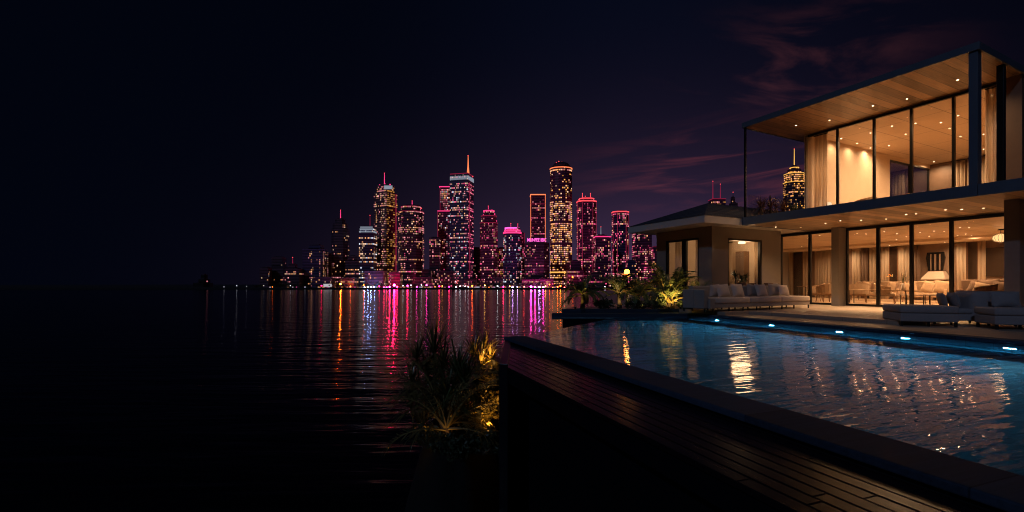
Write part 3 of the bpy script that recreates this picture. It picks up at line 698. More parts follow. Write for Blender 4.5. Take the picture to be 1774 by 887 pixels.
cushion(pb + e1 * .62 + e2 * .72 + Vector((0, 0, .53)), ga + R(6), R(-12), 'grey cushion standing on the lounge seat at the right', 'sofa_dark', .6, .42, .18)

# living room seating
def lounge(name, label, cat, px0, px1, s, zback, mt, group=None, arm=True):
    ta, tb = on_s(px0, s), on_s(px1, s); L = tb - ta
    o = thing(name, label, cat, hw(s, ta, .02), HA, group)
    b = lambda n, m, mm=mt, bv=.03: m.build(n, M[mm], o, bv)
    b('seat', MB().box(0, .85, -L, 0, .28, .52), mt, .05)
    b('backrest', MB().box(.72, .92, -L, 0, .3, zback), mt, .05)
    if arm: 
        b('armrest', MB().box(.0, .8, -.12, .02, .28, .72)); b('armrest', MB().box(.0, .8, -L - .02, -L + .12, .28, .72))
    for x in (.06, .84):
        for y in (-.08, -L + .08): b('leg', MB().tube([(x, y, 0), (x, y, .28)], [.018, .026], 8), 'wood', 0)
    return o, ta, tb
sf = [(1472, 1556, 12.5, 1.12, 'tan', 'tan sofa in the living room, nearest the stone column'), (1560, 1640, 11.5, 1.14, 'tan', 'tan sofa in the middle of the living room, in front of the fireplace'), (1652, 1745, 9.5, 1.18, 'tan_dark', 'brown sofa in the living room, below the wall screen')]
for px0, px1, s, zb_, mt, lb in sf: lounge('indoor_sofa', lb, 'sofa', px0, px1, s, zb_, mt, 'sofas in the living room')
ind = [(1499, 12.7, 20, 'tan', .62), (1514, 12.75, -14, 'tan_dark', .6), (1545, 12.7, 14, 'tan', .6), (1553, 12.72, -12, 'tan_dark', .55), (1580, 11.75, -12, 'tan', .6), (1607, 11.7, 16, 'tan', .62), (1630, 11.7, 10, 'tan', .66), (1688, 9.75, 18, 'tan_dark', .6), (1697, 9.7, 14, 'tan', .55), (1716, 9.8, -6, 'tan_dark', .7), (1730, 9.75, 10, 'tan_dark', .6)]
where = ['on the nearest tan sofa, closest to the stone column', 'on the nearest tan sofa, second from the stone column', 'on the nearest tan sofa, third from the stone column', 'at the far end of the sofa nearest the stone column', 'at the left end of the sofa before the fireplace', 'in the middle of the sofa before the fireplace', 'at the right end of the sofa before the fireplace', 'at the left end of the brown sofa', 'second from the left on the brown sofa', 'large and crumpled on the brown sofa', 'at the right end of the brown sofa']
for (px, s, tl, mt, w_), wh in zip(ind, where):
    cushion(hw(s - .12, on_s(px, s), .54), HA - R(90), R(-14), ('tan' if mt == 'tan' else 'brown') + ' cushion ' + wh, mt, w_ * 1.05, w_, .2, 'cushions on the living room sofas', R(tl))
# armchairs in the left bay and tables
def armchair(loc, rz, label, mt='tan', group=None, sc=1):
    o = thing('armchair', label, 'armchair', loc, rz, group)
    b = lambda n, m, mm=mt, bv=.025: m.build(n, M[mm], o, bv)
    b('seat', MB().box(-.33, .33, -.32, .3, .32, .48), mt, .04)
    bk = MB(); vs = []; n = 12
    for i in range(n + 1):
        a = R(-25) + R(230) * i / n
        for r_, z in ((.37, .42), (.42, .42), (.45, .92 - .18 * abs(i / n - .5) * 2), (.40, .92 - .18 * abs(i / n - .5) * 2)): vs.append((r_ * math.cos(a), r_ * math.sin(a), z))
    fs = [(i * 4 + k, i * 4 + (k + 1) % 4, (i + 1) * 4 + (k + 1) % 4, (i + 1) * 4 + k) for i in range(n) for k in range(4)] + [(3, 2, 1, 0), (n * 4, n * 4 + 1, n * 4 + 2, n * 4 + 3)]
    bk.add(vs, fs); b('backrest', bk, mt, 0)
    for x in (-.28, .28):
        for y in (-.27, .25): b('leg', MB().tube([(x, y, .33), (x * 1.15, y * 1.15, 0)], [.024, .015], 8), 'wood', 0)
    o.scale = (sc, sc, sc)
    return o
for px, s, rz, lb in ((1412, 9.2, 200, 'tan armchair in the leftmost glass bay, farther from the column'), (1432, 8.2, 150, 'tan armchair in the leftmost glass bay, beside the column'), (1486, 9.2, 120, 'tan armchair just right of the stone column'), (1535, 9.0, 20, 'tan armchair in front of the nearest sofa, by the first mullion'), (1700, 8.2, 200, 'tan armchair in front of the brown sofa')):
    armchair(hw(s, on_s(px, s), .02), HA + R(rz), lb, 'tan' if px != 1700 else 'tan_dark', 'armchairs in the living room', 1.12)
def table(name, label, px, s, w_, d_, h_, mt='wood', parent=None):
    o = thing(name, label, 'table', hw(s, on_s(px, s), .02), HA, 'tables in the living room')
    MB().box(-d_ / 2, d_ / 2, -w_ / 2, w_ / 2, h_ - .04, h_).build('table_top', M[mt], o, .008)
    for x in (-1, 1):
        for y in (-1, 1): MB().tube([(x * (d_ / 2 - .06), y * (w_ / 2 - .06), 0), (x * (d_ / 2 - .06), y * (w_ / 2 - .06), h_ - .04)], .02, 8).build('leg', M['metal'], o)
    return o
table('console_table', 'long narrow pale table behind the first living room bay', 1522, 8.2, 2.5, .5, .70, 'tan')
table('coffee_table', 'small dark coffee table in the middle of the living room', 1585, 8.6, 1.0, .7, .48)
table('coffee_table', 'dark coffee table right of the middle mullion', 1626, 8.0, .9, .6, .5)
table('side_table', 'tall thin side table in the leftmost glass bay', 1393, 8.0, .5, .5, .85)
# flower vase on the console table
p = hw(8.2, on_s(1560, 8.2), .73)
p = hw(8.2, on_s(1522, 8.2) + 1.0, .72)
fl = thing('flower_vase', 'white flowers in a slim vase on the long pale table', 'vase', p)
MB().lathe([(.05, 0), (.07, .1), (.05, .26), (.035, .3)], 14).build('vase', M['white'], fl, smooth=True)
st_, pt = MB(), MB()
for i in range(14):
    a = rnd.uniform(0, 6.28); rr = rnd.uniform(.05, .22); z = rnd.uniform(.5, .85)
    st_.tube([(0, 0, .28), (math.cos(a) * rr * .5, math.sin(a) * rr * .5, z - .15), (math.cos(a) * rr, math.sin(a) * rr, z)], .005, 4)
    for j in range(5):
        b_ = j / 5 * 6.28; c = Vector((math.cos(a) * rr, math.sin(a) * rr, z))
        pt.obox(c + Vector((math.cos(b_) * .03, math.sin(b_) * .03, 0)), (math.cos(b_) * .03, math.sin(b_) * .03, .012), (-math.sin(b_) * .018, math.cos(b_) * .018, 0), (0, 0, .004))
st_.build('stem', M['leaf'], fl); pt.build('petal', M['white'], fl)

# upper room: chairs and a small table lamp
for px, s, rz, lb in ((1497, 6.0, 160, 'cane armchair in the upper room, farthest from the column'), (1528, 6.4, 200, 'second cane armchair in the upper room'), (1556, 6.2, 190, 'third cane armchair in the upper room, by the middle mullion'), (1573, 6.8, 220, 'cane armchair in the upper room before the dark window')):
    armchair(hw(s, on_s(px, s), 3.93), HA + R(rz), lb, 'tan', 'armchairs in the upper room', 1.15)
p = hw(5.0, on_s(1435, 5.0), 3.93)
tl_ = thing('table_lamp', 'small cream table lamp near the left curtain of the upper room', 'lamp', p)
MB().lathe([(.16, 0), (.16, .03), (.03, .05), (.03, .72)], 14).build('base', M['wood'], tl_)
MB().lathe([(.17, .72), (.11, .95)], 18).build('lamp_shade', emit('lamp_shade_glow', (1, .7, .4), 1.2), tl_)

# pavilion dining room
tx = on_s(1293, 1.5)
dt = thing('dining_table', 'dining table behind the pavilion window', 'table', hw(1.5, tx, .03), HA)
MB().box(-.45, .45, -.8, .8, .74, .79).build('table_top', M['wood'], dt, .01)
for x in (-.36, .36):
    for y in (-.7, .7): MB().box(x - .03, x + .03, y - .03, y + .03, 0, .74).build('leg', M['wood'], dt)
def dchair(loc, rz, label):
    o = thing('dining_chair', label, 'chair', loc, rz, 'dining chairs in the pavilion')
    MB().box(-.22, .22, -.22, .22, .43, .47).build('seat', M['tan_dark'], o, .01)
    MB().box(-.22, .22, .19, .23, .55, 1.02).build('backrest', M['tan_dark'], o, .012)
    for x in (-.19, .19):
        MB().tube([(x, -.19, 0), (x, -.19, .43)], .018, 6).build('leg', M['wood'], o)
        MB().tube([(x, .2, 0), (x, .21, 1.0)], .018, 6).build('leg', M['wood'], o)
dchair(hw(.75, tx + .45, .03), HA + R(90), 'dining chair in the pavilion, nearest the left edge of its window')
dchair(hw(2.25, tx + .45, .03), HA - R(90), 'dining chair in the pavilion, nearest the right edge of its window')
dchair(hw(.75, tx - .4, .03), HA + R(90), 'dining chair on the far side of the pavilion table, left one')
dchair(hw(2.25, tx - .4, .03), HA - R(90), 'dining chair on the far side of the pavilion table, right one')
se = s1 - .16
ca, cb = on_s(1283, se), on_s(1298, se)
o = thing('tall_cabinet', 'tall dark cabinet on the back wall of the pavilion', 'cabinet', hw(se, ca, .03), HA)
hc = zs(1290, 436, se) - .03
MB().box(-.4, 0, ca - cb, 0, 0, hc).build('carcass', M['wood'], o, .01)
md = (ca - cb) / 2
MB().box(-.42, -.405, ca - cb + .02, md - .01, .08, hc - .05).build('door', M['curtain_dark'], o, .004); MB().box(-.42, -.405, md + .01, -.02, .08, hc - .05).build('door', M['curtain_dark'], o, .004)
curtain(se - .12, on_s(1262, se), on_s(1271, se), .1, 3.2, 'pale curtain inside the pavilion, left of its dark cabinet')
curtain(se - .12, on_s(1309, se), on_s(1322, se), .1, 3.2, 'pale curtain inside the pavilion, right of its dark cabinet')
curtain(s0 + .4, -3.3, -2.75, .15, 3.1, 'warm lit curtain behind the left one of the pavilion front windows')
curtain(s0 + .4, -2.0, -1.65, .15, 3.1, 'warm lit curtain behind the right one of the pavilion front windows')
p = hw(2.0, on_s(1285, 2.0), 0)
pl = thing('hanging_lamp', 'small hanging lamp over the pavilion dining table', 'pendant lamp', (p.x, p.y, 3.6))
MB().tube([(0, 0, 0), (0, 0, -.45)], .008, 6).build('cord', M['frame'], pl)
MB().lathe([(.16, -.62), (.17, -.55), (.04, -.45)], 18).build('lamp_shade', emit('hanging_shade_glow', (1, .66, .3), 3), pl)
lamp('hanging_bulb', 'POINT', (p.x, p.y, 2.7), 75, WARM, .45)
lamp('hanging_bulb', 'POINT', (p.x, p.y, 3.34), 9, WARM, .14)
# plant in the pavilion window is part of the garden builders below

# ------------------------------------------------------------------ plants
def frond(m, base, az_, el_, L, droop, nl=22, lw=.02, ll=.3, rach=None, seed=0):
    rr = random.Random(seed)
    pts = []; p = Vector(base); e_ = el_; n = 14
    for i in range(n + 1):
        pts.append(p.copy())
        d = Vector((math.cos(az_) * math.cos(e_), math.sin(az_) * math.cos(e_), math.sin(e_)))
        p = p + d * (L / n); e_ -= droop / n * (0.4 + 1.2 * i / n)
    if rach is not None: rach.mi = 1; rach.tube(pts, [L * .016 * (1 - .85 * i / n) for i in range(n + 1)], 5); rach.mi = 0
    for k in range(nl):
        u = .16 + .84 * k / (nl - 1); f_ = u * n; i = min(n - 1, int(f_)); q = pts[i].lerp(pts[i + 1], f_ - i)
        d = (pts[i + 1] - pts[i]).normalized(); side = d.cross(Vector((0, 0, 1)))
        if side.length < .01: side = Vector((1, 0, 0))
        side.normalize(); up = side.cross(d)
        l_ = ll * (math.sin(math.pi * min(1, u * .86 + .12)) * .85 + .15) * rr.uniform(.85, 1.15)
        for sg in (-1, 1):
            dr = (side * sg * rr.uniform(.75, 1) + d * rr.uniform(.55, .8) + up * rr.uniform(.05, .35)).normalized()
            mid = q + dr * l_ * .55; tip = q + dr * l_ + Vector((0, 0, -l_ * rr.uniform(.18, .4)))
            wv = d * lw * .5
            m.add([q - wv * .4, q + wv * .4, mid + wv, tip, mid - wv], [(0, 1, 2, 4), (4, 2, 3)])
def palm(name, label, loc, nf, L, el_rng, droop, trunk_h=0, trunk_r=.07, mt='leaf', seed=1, ll=.3, stems=1, spread=.1, group=None, nl=22, lw=.022, az_rng=(0, 6.283)):
    rr = random.Random(seed)
    o = thing(name, label, 'palm' if 'palm' in name else 'plant', loc, 0, group)
    tops = []
    for k in range(stems):
        a = rr.uniform(0, 6.28); b = Vector((math.cos(a), math.sin(a), 0)) * spread * rr.uniform(.2, 1) if stems > 1 else Vector((0, 0, 0))
        h = trunk_h * rr.uniform(.75, 1.15) if stems > 1 else trunk_h
        top = b * 1.8 + Vector((rr.uniform(-.05, .05), rr.uniform(-.05, .05), h))
        if h > .02:
            MB().tube([b, b.lerp(top, .5) + Vector((.02, 0, 0)), top], [trunk_r * 1.25, trunk_r, trunk_r * .8], 9).build('trunk', M['trunk'], o, smooth=True)
        tops.append(top)
    for i in range(nf):
        tp = tops[i % len(tops)]
        a = az_rng[0] + (az_rng[1] - az_rng[0]) * ((i + rr.uniform(-.3, .3)) / nf)
        e_ = R(rr.uniform(*el_rng))
        lf = MB()
        frond(lf, tp + Vector((0, 0, rr.uniform(-.04, .04))), a * 1.0 + rr.uniform(-.2, .2), e_, L * rr.uniform(.75, 1.1), R(droop) * rr.uniform(.7, 1.2), nl, lw, ll, lf, rr.random() * 1e6)
        lf.build('frond', [M[mt], M['stalk']], o)
    return o
def spiky(name, label, loc, heads, leaf_l, mt='leaf_dark', seed=3, nleaf=46, lw=.035, group=None, stem_r=.03):
    """cordyline: each head a burst of long blades at the top of a thin stem"""
    rr = random.Random(seed)
    o = thing(name, label, 'plant', loc, 0, group); lf = MB(); st = MB()
    for hx, hy, hz in heads:
        h = Vector((hx, hy, hz)); st.tube([(hx * .25, hy * .25, 0), (hx * .7, hy * .7, hz * .5), h], [stem_r * 1.3, stem_r, stem_r * .8], 7)
        for i in range(nleaf):
            a = rr.uniform(0, 6.283); e_ = R(rr.uniform(-35, 85)); l_ = leaf_l * rr.uniform(.6, 1.1); dp = rr.uniform(.3, 1.1)
            pts = []; p = h.copy(); nseg = 5
            for k in range(nseg + 1):
                pts.append(p.copy()); d = Vector((math.cos(a) * math.cos(e_), math.sin(a) * math.cos(e_), math.sin(e_))); p = p + d * l_ / nseg; e_ -= dp / nseg * (k * .45)
            sd = Vector((-math.sin(a), math.cos(a), 0)); vs = []
            for k, q in enumerate(pts):
                w_ = lw * .5 * (1 - (k / nseg) ** 2 * .97) * (.55 + .45 * min(1, k * .8)); vs += [q - sd * w_, q + sd * w_]
            lf.add(vs, [(2 * k, 2 * k + 1, 2 * k + 3, 2 * k + 2) for k in range(nseg)])
    st.build('stem', M['trunk'], o, smooth=True); lf.build('foliage', M[mt], o)
    return o
def bush(label, loc, rx, ry, rz_, n=900, mt='leaf_dark', seed=5, ls=.07, group=None, name='bush'):
    rr = random.Random(seed); o = thing(name, label, 'bush', loc, 0, group); lf = MB(); st = MB()
    cl_ = [(rr.uniform(-.75, .75) * rx, rr.uniform(-.7, .7) * ry, rr.uniform(.3, .85) * rz_, rr.uniform(.3, .5)) for _ in range(9)]
    for c in cl_: st.tube([(c[0] * .2, c[1] * .2, 0), (c[0] * .7, c[1] * .7, c[2] * .6), c[:3]], [.02, .014, .007], 5)
    for i in range(n):
        c = cl_[rr.randrange(9)]; v = Vector((rr.gauss(0, 1), rr.gauss(0, 1), rr.gauss(0, 1))).normalized() * rr.uniform(.5, 1.05) * c[3]
        p = Vector((c[0] + v.x * rx, c[1] + v.y * ry, max(.02, c[2] + v.z * rz_)))
        a = Vector((rr.uniform(-1, 1), rr.uniform(-1, 1), rr.uniform(-.4, .9))).normalized(); b = a.cross(Vector((rr.uniform(-1, 1), rr.uniform(-1, 1), rr.uniform(-1, 1)))).normalized()
        l_ = ls * rr.uniform(.6, 1.4)
        lf.add([p, p + a * l_ * .5 + b * l_ * .22, p + a * l_, p + a * l_ * .5 - b * l_ * .22], [(0, 1, 2, 3)])
    st.build('branch', M['trunk'], o); lf.build('foliage', M[mt], o)
    return o
def uplight(loc, label, energy, aim=(0, 0, 1), col=(1, .62, .18), spot=110, head=True, group='garden uplights'):
    loc = Vector(loc)
    o = thing('garden_uplight', label, 'garden light', loc, 0, group)
    MB().lathe([(.035, 0), (.04, .05), (.05, .09), (.045, .1)], 12).build('housing', M['frame'], o)
    MB().lathe([(.04, .095), (.02, .102), (.002, .103)], 12).build('lens', M['uplens'], o)
    d = Vector(aim).normalized()
    lamp('uplight_bulb', 'SPOT', loc + Vector((0, 0, .13)), energy, col, .03, None, d.to_track_quat('-Z', 'Y').to_euler(), R(spot), .6)
M['uplens'] = emit('uplight_lens', (1, .5, .15), .4)

# far planting bed beside the pavilion
palm('areca_palm', 'bushy green palm lit gold from below beside the long sofa', (6.42, 18.75, 0), 20, 2.15, (22, 86), 105, .25, .035, 'leaf', 11, .36, 6, .16, None, 26, .075)
uplight((6.15, 18.05, 0), 'uplight in front of the bushy palm by the sofa', 95, (.25, .75, 1), (1, .56, .14), 120)
uplight((6.75, 18.5, 0), 'uplight at the right foot of the bushy palm, by the sofa arm', 16, (-.3, .25, 1), (1, .56, .14), 130)
palm('feather_palm', 'small dark feather palm standing alone at the left of the far bed', (2.86, 18.75, 0), 15, 1.15, (0, 75), 105, .55, .085, 'leaf', 21, .24, 1, .1, None, 26, .058)
uplight((2.55, 18.55, 0), 'added uplight brightening the lone feather palm', 10, (.3, .25, 1), (1, .6, .1), 120)  # lamp added to lift the lone palm out of the dark
palm('feather_palm', 'dark feather palm beside the orange garden lamp', (4.40, 18.9, 0), 15, 1.35, (10, 80), 105, .62, .08, 'leaf', 31, .26, 1, .1, None, 26, .058)
palm('feather_palm', 'dark palm with long fronds between the garden lamp and the lit palm', (5.3, 19.3, 0), 15, 1.7, (15, 82), 100, .5, .07, 'leaf', 41, .30, 2, .15, None, 26, .06)
palm('feather_palm', 'dark palm against the pavilion wall behind the sofa arm', (7.55, 19.15, 0), 11, 1.1, (10, 85), 70, .45, .05, 'leaf', 43, .32, 2, .12, None, 18, .026)
for i, (x, y, rx, ry, rz_, lb) in enumerate(((3.6, 18.62, .45, .25, .34, 'low dark bush right of the lone feather palm'), (4.95, 18.58, .5, .25, .32, 'low dark bush right of the garden lamp'), (5.75, 18.75, .45, .3, .40, 'dark bush left of the lit palm'), (6.2, 20.2, .7, .5, .7, 'taller dark bush in front of the pavilion corner'), (7.05, 18.62, .35, .25, .28, 'low bush between the lit palm and the sofa'))):
    bush(lb, (x, y, 0), rx, ry, rz_, 700, 'leaf_dark', 50 + i, .10, 'bushes in the far planting bed')
uplight((4.25, 18.5, 0), 'added uplight brightening the palm beside the garden lamp', 16, (.15, .4, 1), (1, .6, .2), 130)  # added lamp, brightens an otherwise dark palm
uplight((5.25, 18.65, 0), 'added uplight brightening the palm left of the gold lit palm', 26, (.05, .5, 1), (1, .62, .2), 130)  # added lamp so these dark fronds show
bush('pale flowering bush under the dark feather palm', (4.95, 18.62, .0), .3, .22, .62, 260, 'white', 77, .045, None, 'flowering_bush')
# orange garden lamp on a post
lp = at(1086, 471, 19.2)
gl_ = thing('garden_lamp', 'bright orange globe lamp on a dark post among the palms', 'lamp post', (lp.x, lp.y, 0))
MB().tube([(0, 0, 0), (0, 0, lp.z - .06)], [.05, .04], 10).build('post', M['frame'], gl_)
MB().ball((0, 0, lp.z), .11, 16).build('globe', emit('garden_globe', (1, .20, .012), 30), gl_, smooth=True)
MB().lathe([(.05, lp.z - .12), (.07, lp.z - .07)], 12).build('collar', M['frame'], gl_)
lamp('garden_bulb', 'POINT', lp + Vector((0, -.12, .05)), 9, (1, .5, .12), .08)
# balcony planting
for i, (s, t, lb) in enumerate(((.75, .35, 'spiky bronze plant at the front corner of the balcony'), (1.5, .4, 'second spiky bronze plant along the balcony side'), (2.2, .4, 'third spiky bronze plant along the balcony side'), (2.95, .38, 'dark spiky plant at the back of the balcony by the glass'))):
    rr = random.Random(90 + i)
    spiky('balcony_plant', lb, hw(s, t, 3.93), [(rr.uniform(-.2, .2), rr.uniform(-.1, .1), rr.uniform(.3, .55)) for _ in range(3)], .55, 'leaf_red' if i < 3 else 'leaf_dark', 90 + i, 40, .035, 'plants on the balcony', .02)
# indoor plant in the pavilion window
spiky('potted_plant', 'dark leafy plant silhouetted in the pavilion window', hw(.6, on_s(1281, .6), .03), [(.1, 0, 1.15), (-.15, .1, 1.3), (.3, .05, 1.2)], .42, 'leaf_dark', 99, 26, .07)

# near planting bank left of the boardwalk
bk = MB(); nr, na = 12, 40; rb2 = random.Random(4); vs = []
ph = [rb2.uniform(0, 6.28) for _ in range(6)]
for i in range(nr + 1):
    u = i / nr
    for j in range(na):
        a = 2 * math.pi * j / na
        wob = 1 + .10 * math.sin(2 * a + ph[0]) + .07 * math.sin(3 * a + ph[1]) + .04 * math.sin(7 * a + ph[2])
        z = -1.62 - 2.1 * max(0, u - .45) ** 1.5 / .55 ** 1.5 + .05 * math.sin(5 * a + 9 * u + ph[3]) + .03 * math.sin(11 * a + 14 * u + ph[4])
        vs.append((-.98 + 1.05 * u * wob * math.cos(a) * (1.0 if math.cos(a) < 0 else .8), 8.75 + 1.9 * u * wob * math.sin(a), z))
bk.add(vs, [(i * na + j, i * na + (j + 1) % na, (i + 1) * na + (j + 1) % na, (i + 1) * na + j) for i in range(nr) for j in range(na)])
tag(bk.build('planting_bank', M['soil'], None, smooth=True), 'dark planting bank above the lake', 'bank', kind='structure')
lg = thing('timber_ledge', 'short dark timber ledge between the near plants and the end wall', 'ledge', (-.5, 8.3, -.75))
MB().prism([(-.20, -.1), (.30, -.55), (.33, .5), (-.25, .45)], .0, .07).build('board', M['deck'], lg, .006)
MB().prism([(-.16, 0), (-.06, 0), (-.06, .3), (-.16, .3)], -.9, .0).build('bracket', M['darkwall'], lg)
def near(px, py, Y, zb=-1.55):
    p = at(px, py, Y); return p
bz = -1.62
def head(px, py, Y, base): 
    p = at(px, py, Y); return (p.x - base[0], p.y - base[1], p.z - base[2])
b1 = (-1.25, 8.6, bz)
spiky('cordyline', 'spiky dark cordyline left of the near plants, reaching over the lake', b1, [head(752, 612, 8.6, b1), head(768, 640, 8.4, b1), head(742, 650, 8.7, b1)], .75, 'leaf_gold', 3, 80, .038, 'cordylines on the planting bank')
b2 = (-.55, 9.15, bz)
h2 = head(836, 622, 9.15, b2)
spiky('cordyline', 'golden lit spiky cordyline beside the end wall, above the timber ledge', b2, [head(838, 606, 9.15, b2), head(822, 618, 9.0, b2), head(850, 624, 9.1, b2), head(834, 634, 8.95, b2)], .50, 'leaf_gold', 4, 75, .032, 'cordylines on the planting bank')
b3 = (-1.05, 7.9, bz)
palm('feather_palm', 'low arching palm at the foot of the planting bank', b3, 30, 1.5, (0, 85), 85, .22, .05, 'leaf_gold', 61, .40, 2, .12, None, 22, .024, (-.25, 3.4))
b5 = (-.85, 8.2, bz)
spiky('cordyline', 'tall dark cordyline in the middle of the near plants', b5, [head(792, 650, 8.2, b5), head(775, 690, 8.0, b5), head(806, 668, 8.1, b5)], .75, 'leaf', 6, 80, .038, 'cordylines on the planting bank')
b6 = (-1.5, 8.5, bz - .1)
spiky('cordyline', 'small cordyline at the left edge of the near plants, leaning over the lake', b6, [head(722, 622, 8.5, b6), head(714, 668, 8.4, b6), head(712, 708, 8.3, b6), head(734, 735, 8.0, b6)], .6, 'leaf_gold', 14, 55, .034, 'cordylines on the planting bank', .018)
for i, (x, y, rx, ry, h, lb) in enumerate(((-1.45, 7.75, .32, .22, .34, 'low dark ground plant at the left front of the near bank'), (-.98, 7.35, .36, .2, .30, 'low dark ground plant in the middle front of the near bank'), (-.50, 7.45, .34, .2, .32, 'low dark ground plant at the right front of the near bank, by the end wall'))):
    bush(lb, (x, y, bz - .12), rx, ry, h, 420, 'leaf_dark', 140 + i, .075, 'ground plants on the near bank')
b4 = (-.45, 8.5, bz)
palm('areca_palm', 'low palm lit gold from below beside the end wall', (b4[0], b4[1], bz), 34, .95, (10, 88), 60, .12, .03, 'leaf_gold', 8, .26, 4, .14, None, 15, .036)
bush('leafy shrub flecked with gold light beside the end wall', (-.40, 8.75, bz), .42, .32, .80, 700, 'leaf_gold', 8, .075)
bush('dark leafy shrub filling the middle of the near planting bank', (-1.0, 8.35, bz), .5, .35, .85, 700, 'leaf', 9, .08)
uplight((-.42, 8.12, bz - .06), 'uplight under the low gold palm by the end wall', 55, (.12, .4, 1), (1, .45, .08), 125)
uplight((-.62, 8.95, bz - .08), 'uplight behind the timber ledge, under the golden cordyline', 120, (.02, .12, 1), (1, .43, .075), 115)
uplight((-1.12, 7.62, bz - .08), 'uplight at the foot of the low arching palm', 1.2, (.0, .25, 1), (1, .43, .075), 130)

uplight((-.40, 8.75, -.70), 'uplight on the timber ledge below the golden cordyline', 42, (-.2, .55, 1), (1, .43, .075), 130)
uplight((-1.45, 8.0, bz - .08), 'uplight at the outer corner of the planting bank', 34, (.12, .25, 1), (1, .43, .075), 130)
# ------------------------------------------------------------------ far city
WC = {'warm': (1, .42, .18), 'pale': (1, .62, .40), 'white': (.78, .84, 1), 'pink': (1, .10, .27), 'gold': (1, .42, .08), 'blue': (.35, .45, 1), 'rose': (1, .32, .36)}
WM = {}
for k, c in WC.items():
    for lv, e_ in ((0, .16), (1, .5), (2, 1.15)): WM[k, lv] = emit('lit_window_' + k + '_' + ('dim', 'mid', 'bright')[lv], c, e_ * 1.15)
WKEYS = list(WM.keys())
NEON = {'red': emit('neon_red', (1, .07, .09), 1.5), 'pink': emit('neon_pink', (1, .045, .22), 1.4), 'orange': emit('neon_orange', (1, .22, .08), 1.4), 'white': emit('crown_white_light', (.72, .82, 1), .34), 'magenta': emit('neon_magenta', (1, .12, .62), 1.6), 'dimpink': emit('neon_dim_pink', (.8, .04, .14), .30), 'gold': emit('crown_gold_light', (1, .5, .10), 1.1)}
def facade(name, col, floor):
    m, nt, out = nodes(name)
    b = N(nt, 'ShaderNodeBsdfPrincipled', Roughness=.35); nt.links.new(b.outputs[0], out.inputs[0])
    tc = N(nt, 'ShaderNodeTexCoord'); sp = N(nt, 'ShaderNodeSeparateXYZ'); nt.links.new(tc.outputs['Object'], sp.inputs[0])
    dv = N(nt, 'ShaderNodeMath', operation='DIVIDE'); nt.links.new(sp.outputs[2], dv.inputs[0]); dv.inputs[1].default_value = floor
    fr = N(nt, 'ShaderNodeMath', operation='FRACT'); nt.links.new(dv.outputs[0], fr.inputs[0])
    lt = N(nt, 'ShaderNodeMath', operation='LESS_THAN'); nt.links.new(fr.outputs[0], lt.inputs[0]); lt.inputs[1].default_value = .45
    mx = N(nt, 'ShaderNodeMix', data_type='RGBA'); mx.inputs[6].default_value = (*[c * .45 for c in col], 1); mx.inputs[7].default_value = (*col, 1)
    nt.links.new(lt.outputs[0], mx.inputs[0]); nt.links.new(mx.outputs[2], b.inputs['Base Color'])
    return m
FAC = {'dark': facade('tower_dark', (.15, .08, .12), 2.4), 'blue': facade('tower_blue', (.13, .09, .22), 2.4), 'wine': facade('tower_wine', (.30, .07, .17), 2.4), 'stone': facade('tower_stone', (.25, .15, .17), 2.4), 'faint': facade('tower_faint', (.02, .015, .02), 2.4)}
unit = MB().box(-.5, .5, -.5, .5, -.5, .5)
UW = {}
for k in WKEYS:
    o = unit.build('window', WM[k]); UW[k] = o.data; bpy.data.objects.remove(o)
BASEZ = -1.7
def foot(shape, w_, d_, yaw):
    if shape == 'box': p = [(-w_ / 2, -d_ / 2), (w_ / 2, -d_ / 2), (w_ / 2, d_ / 2), (-w_ / 2, d_ / 2)]
    elif shape == 'oct':
        c = .28 * min(w_, d_); p = [(-w_ / 2 + c, -d_ / 2), (w_ / 2 - c, -d_ / 2), (w_ / 2, -d_ / 2 + c), (w_ / 2, d_ / 2 - c), (w_ / 2 - c, d_ / 2), (-w_ / 2 + c, d_ / 2), (-w_ / 2, d_ / 2 - c), (-w_ / 2, -d_ / 2 + c)]
    else:
        n = 20; p = [(w_ / 2 * math.cos(2 * math.pi * i / n), d_ / 2 * math.sin(2 * math.pi * i / n)) for i in range(n)]
    c, s = math.cos(yaw), math.sin(yaw)
    return [(x * c - y * s, x * s + y * c) for x, y in p]
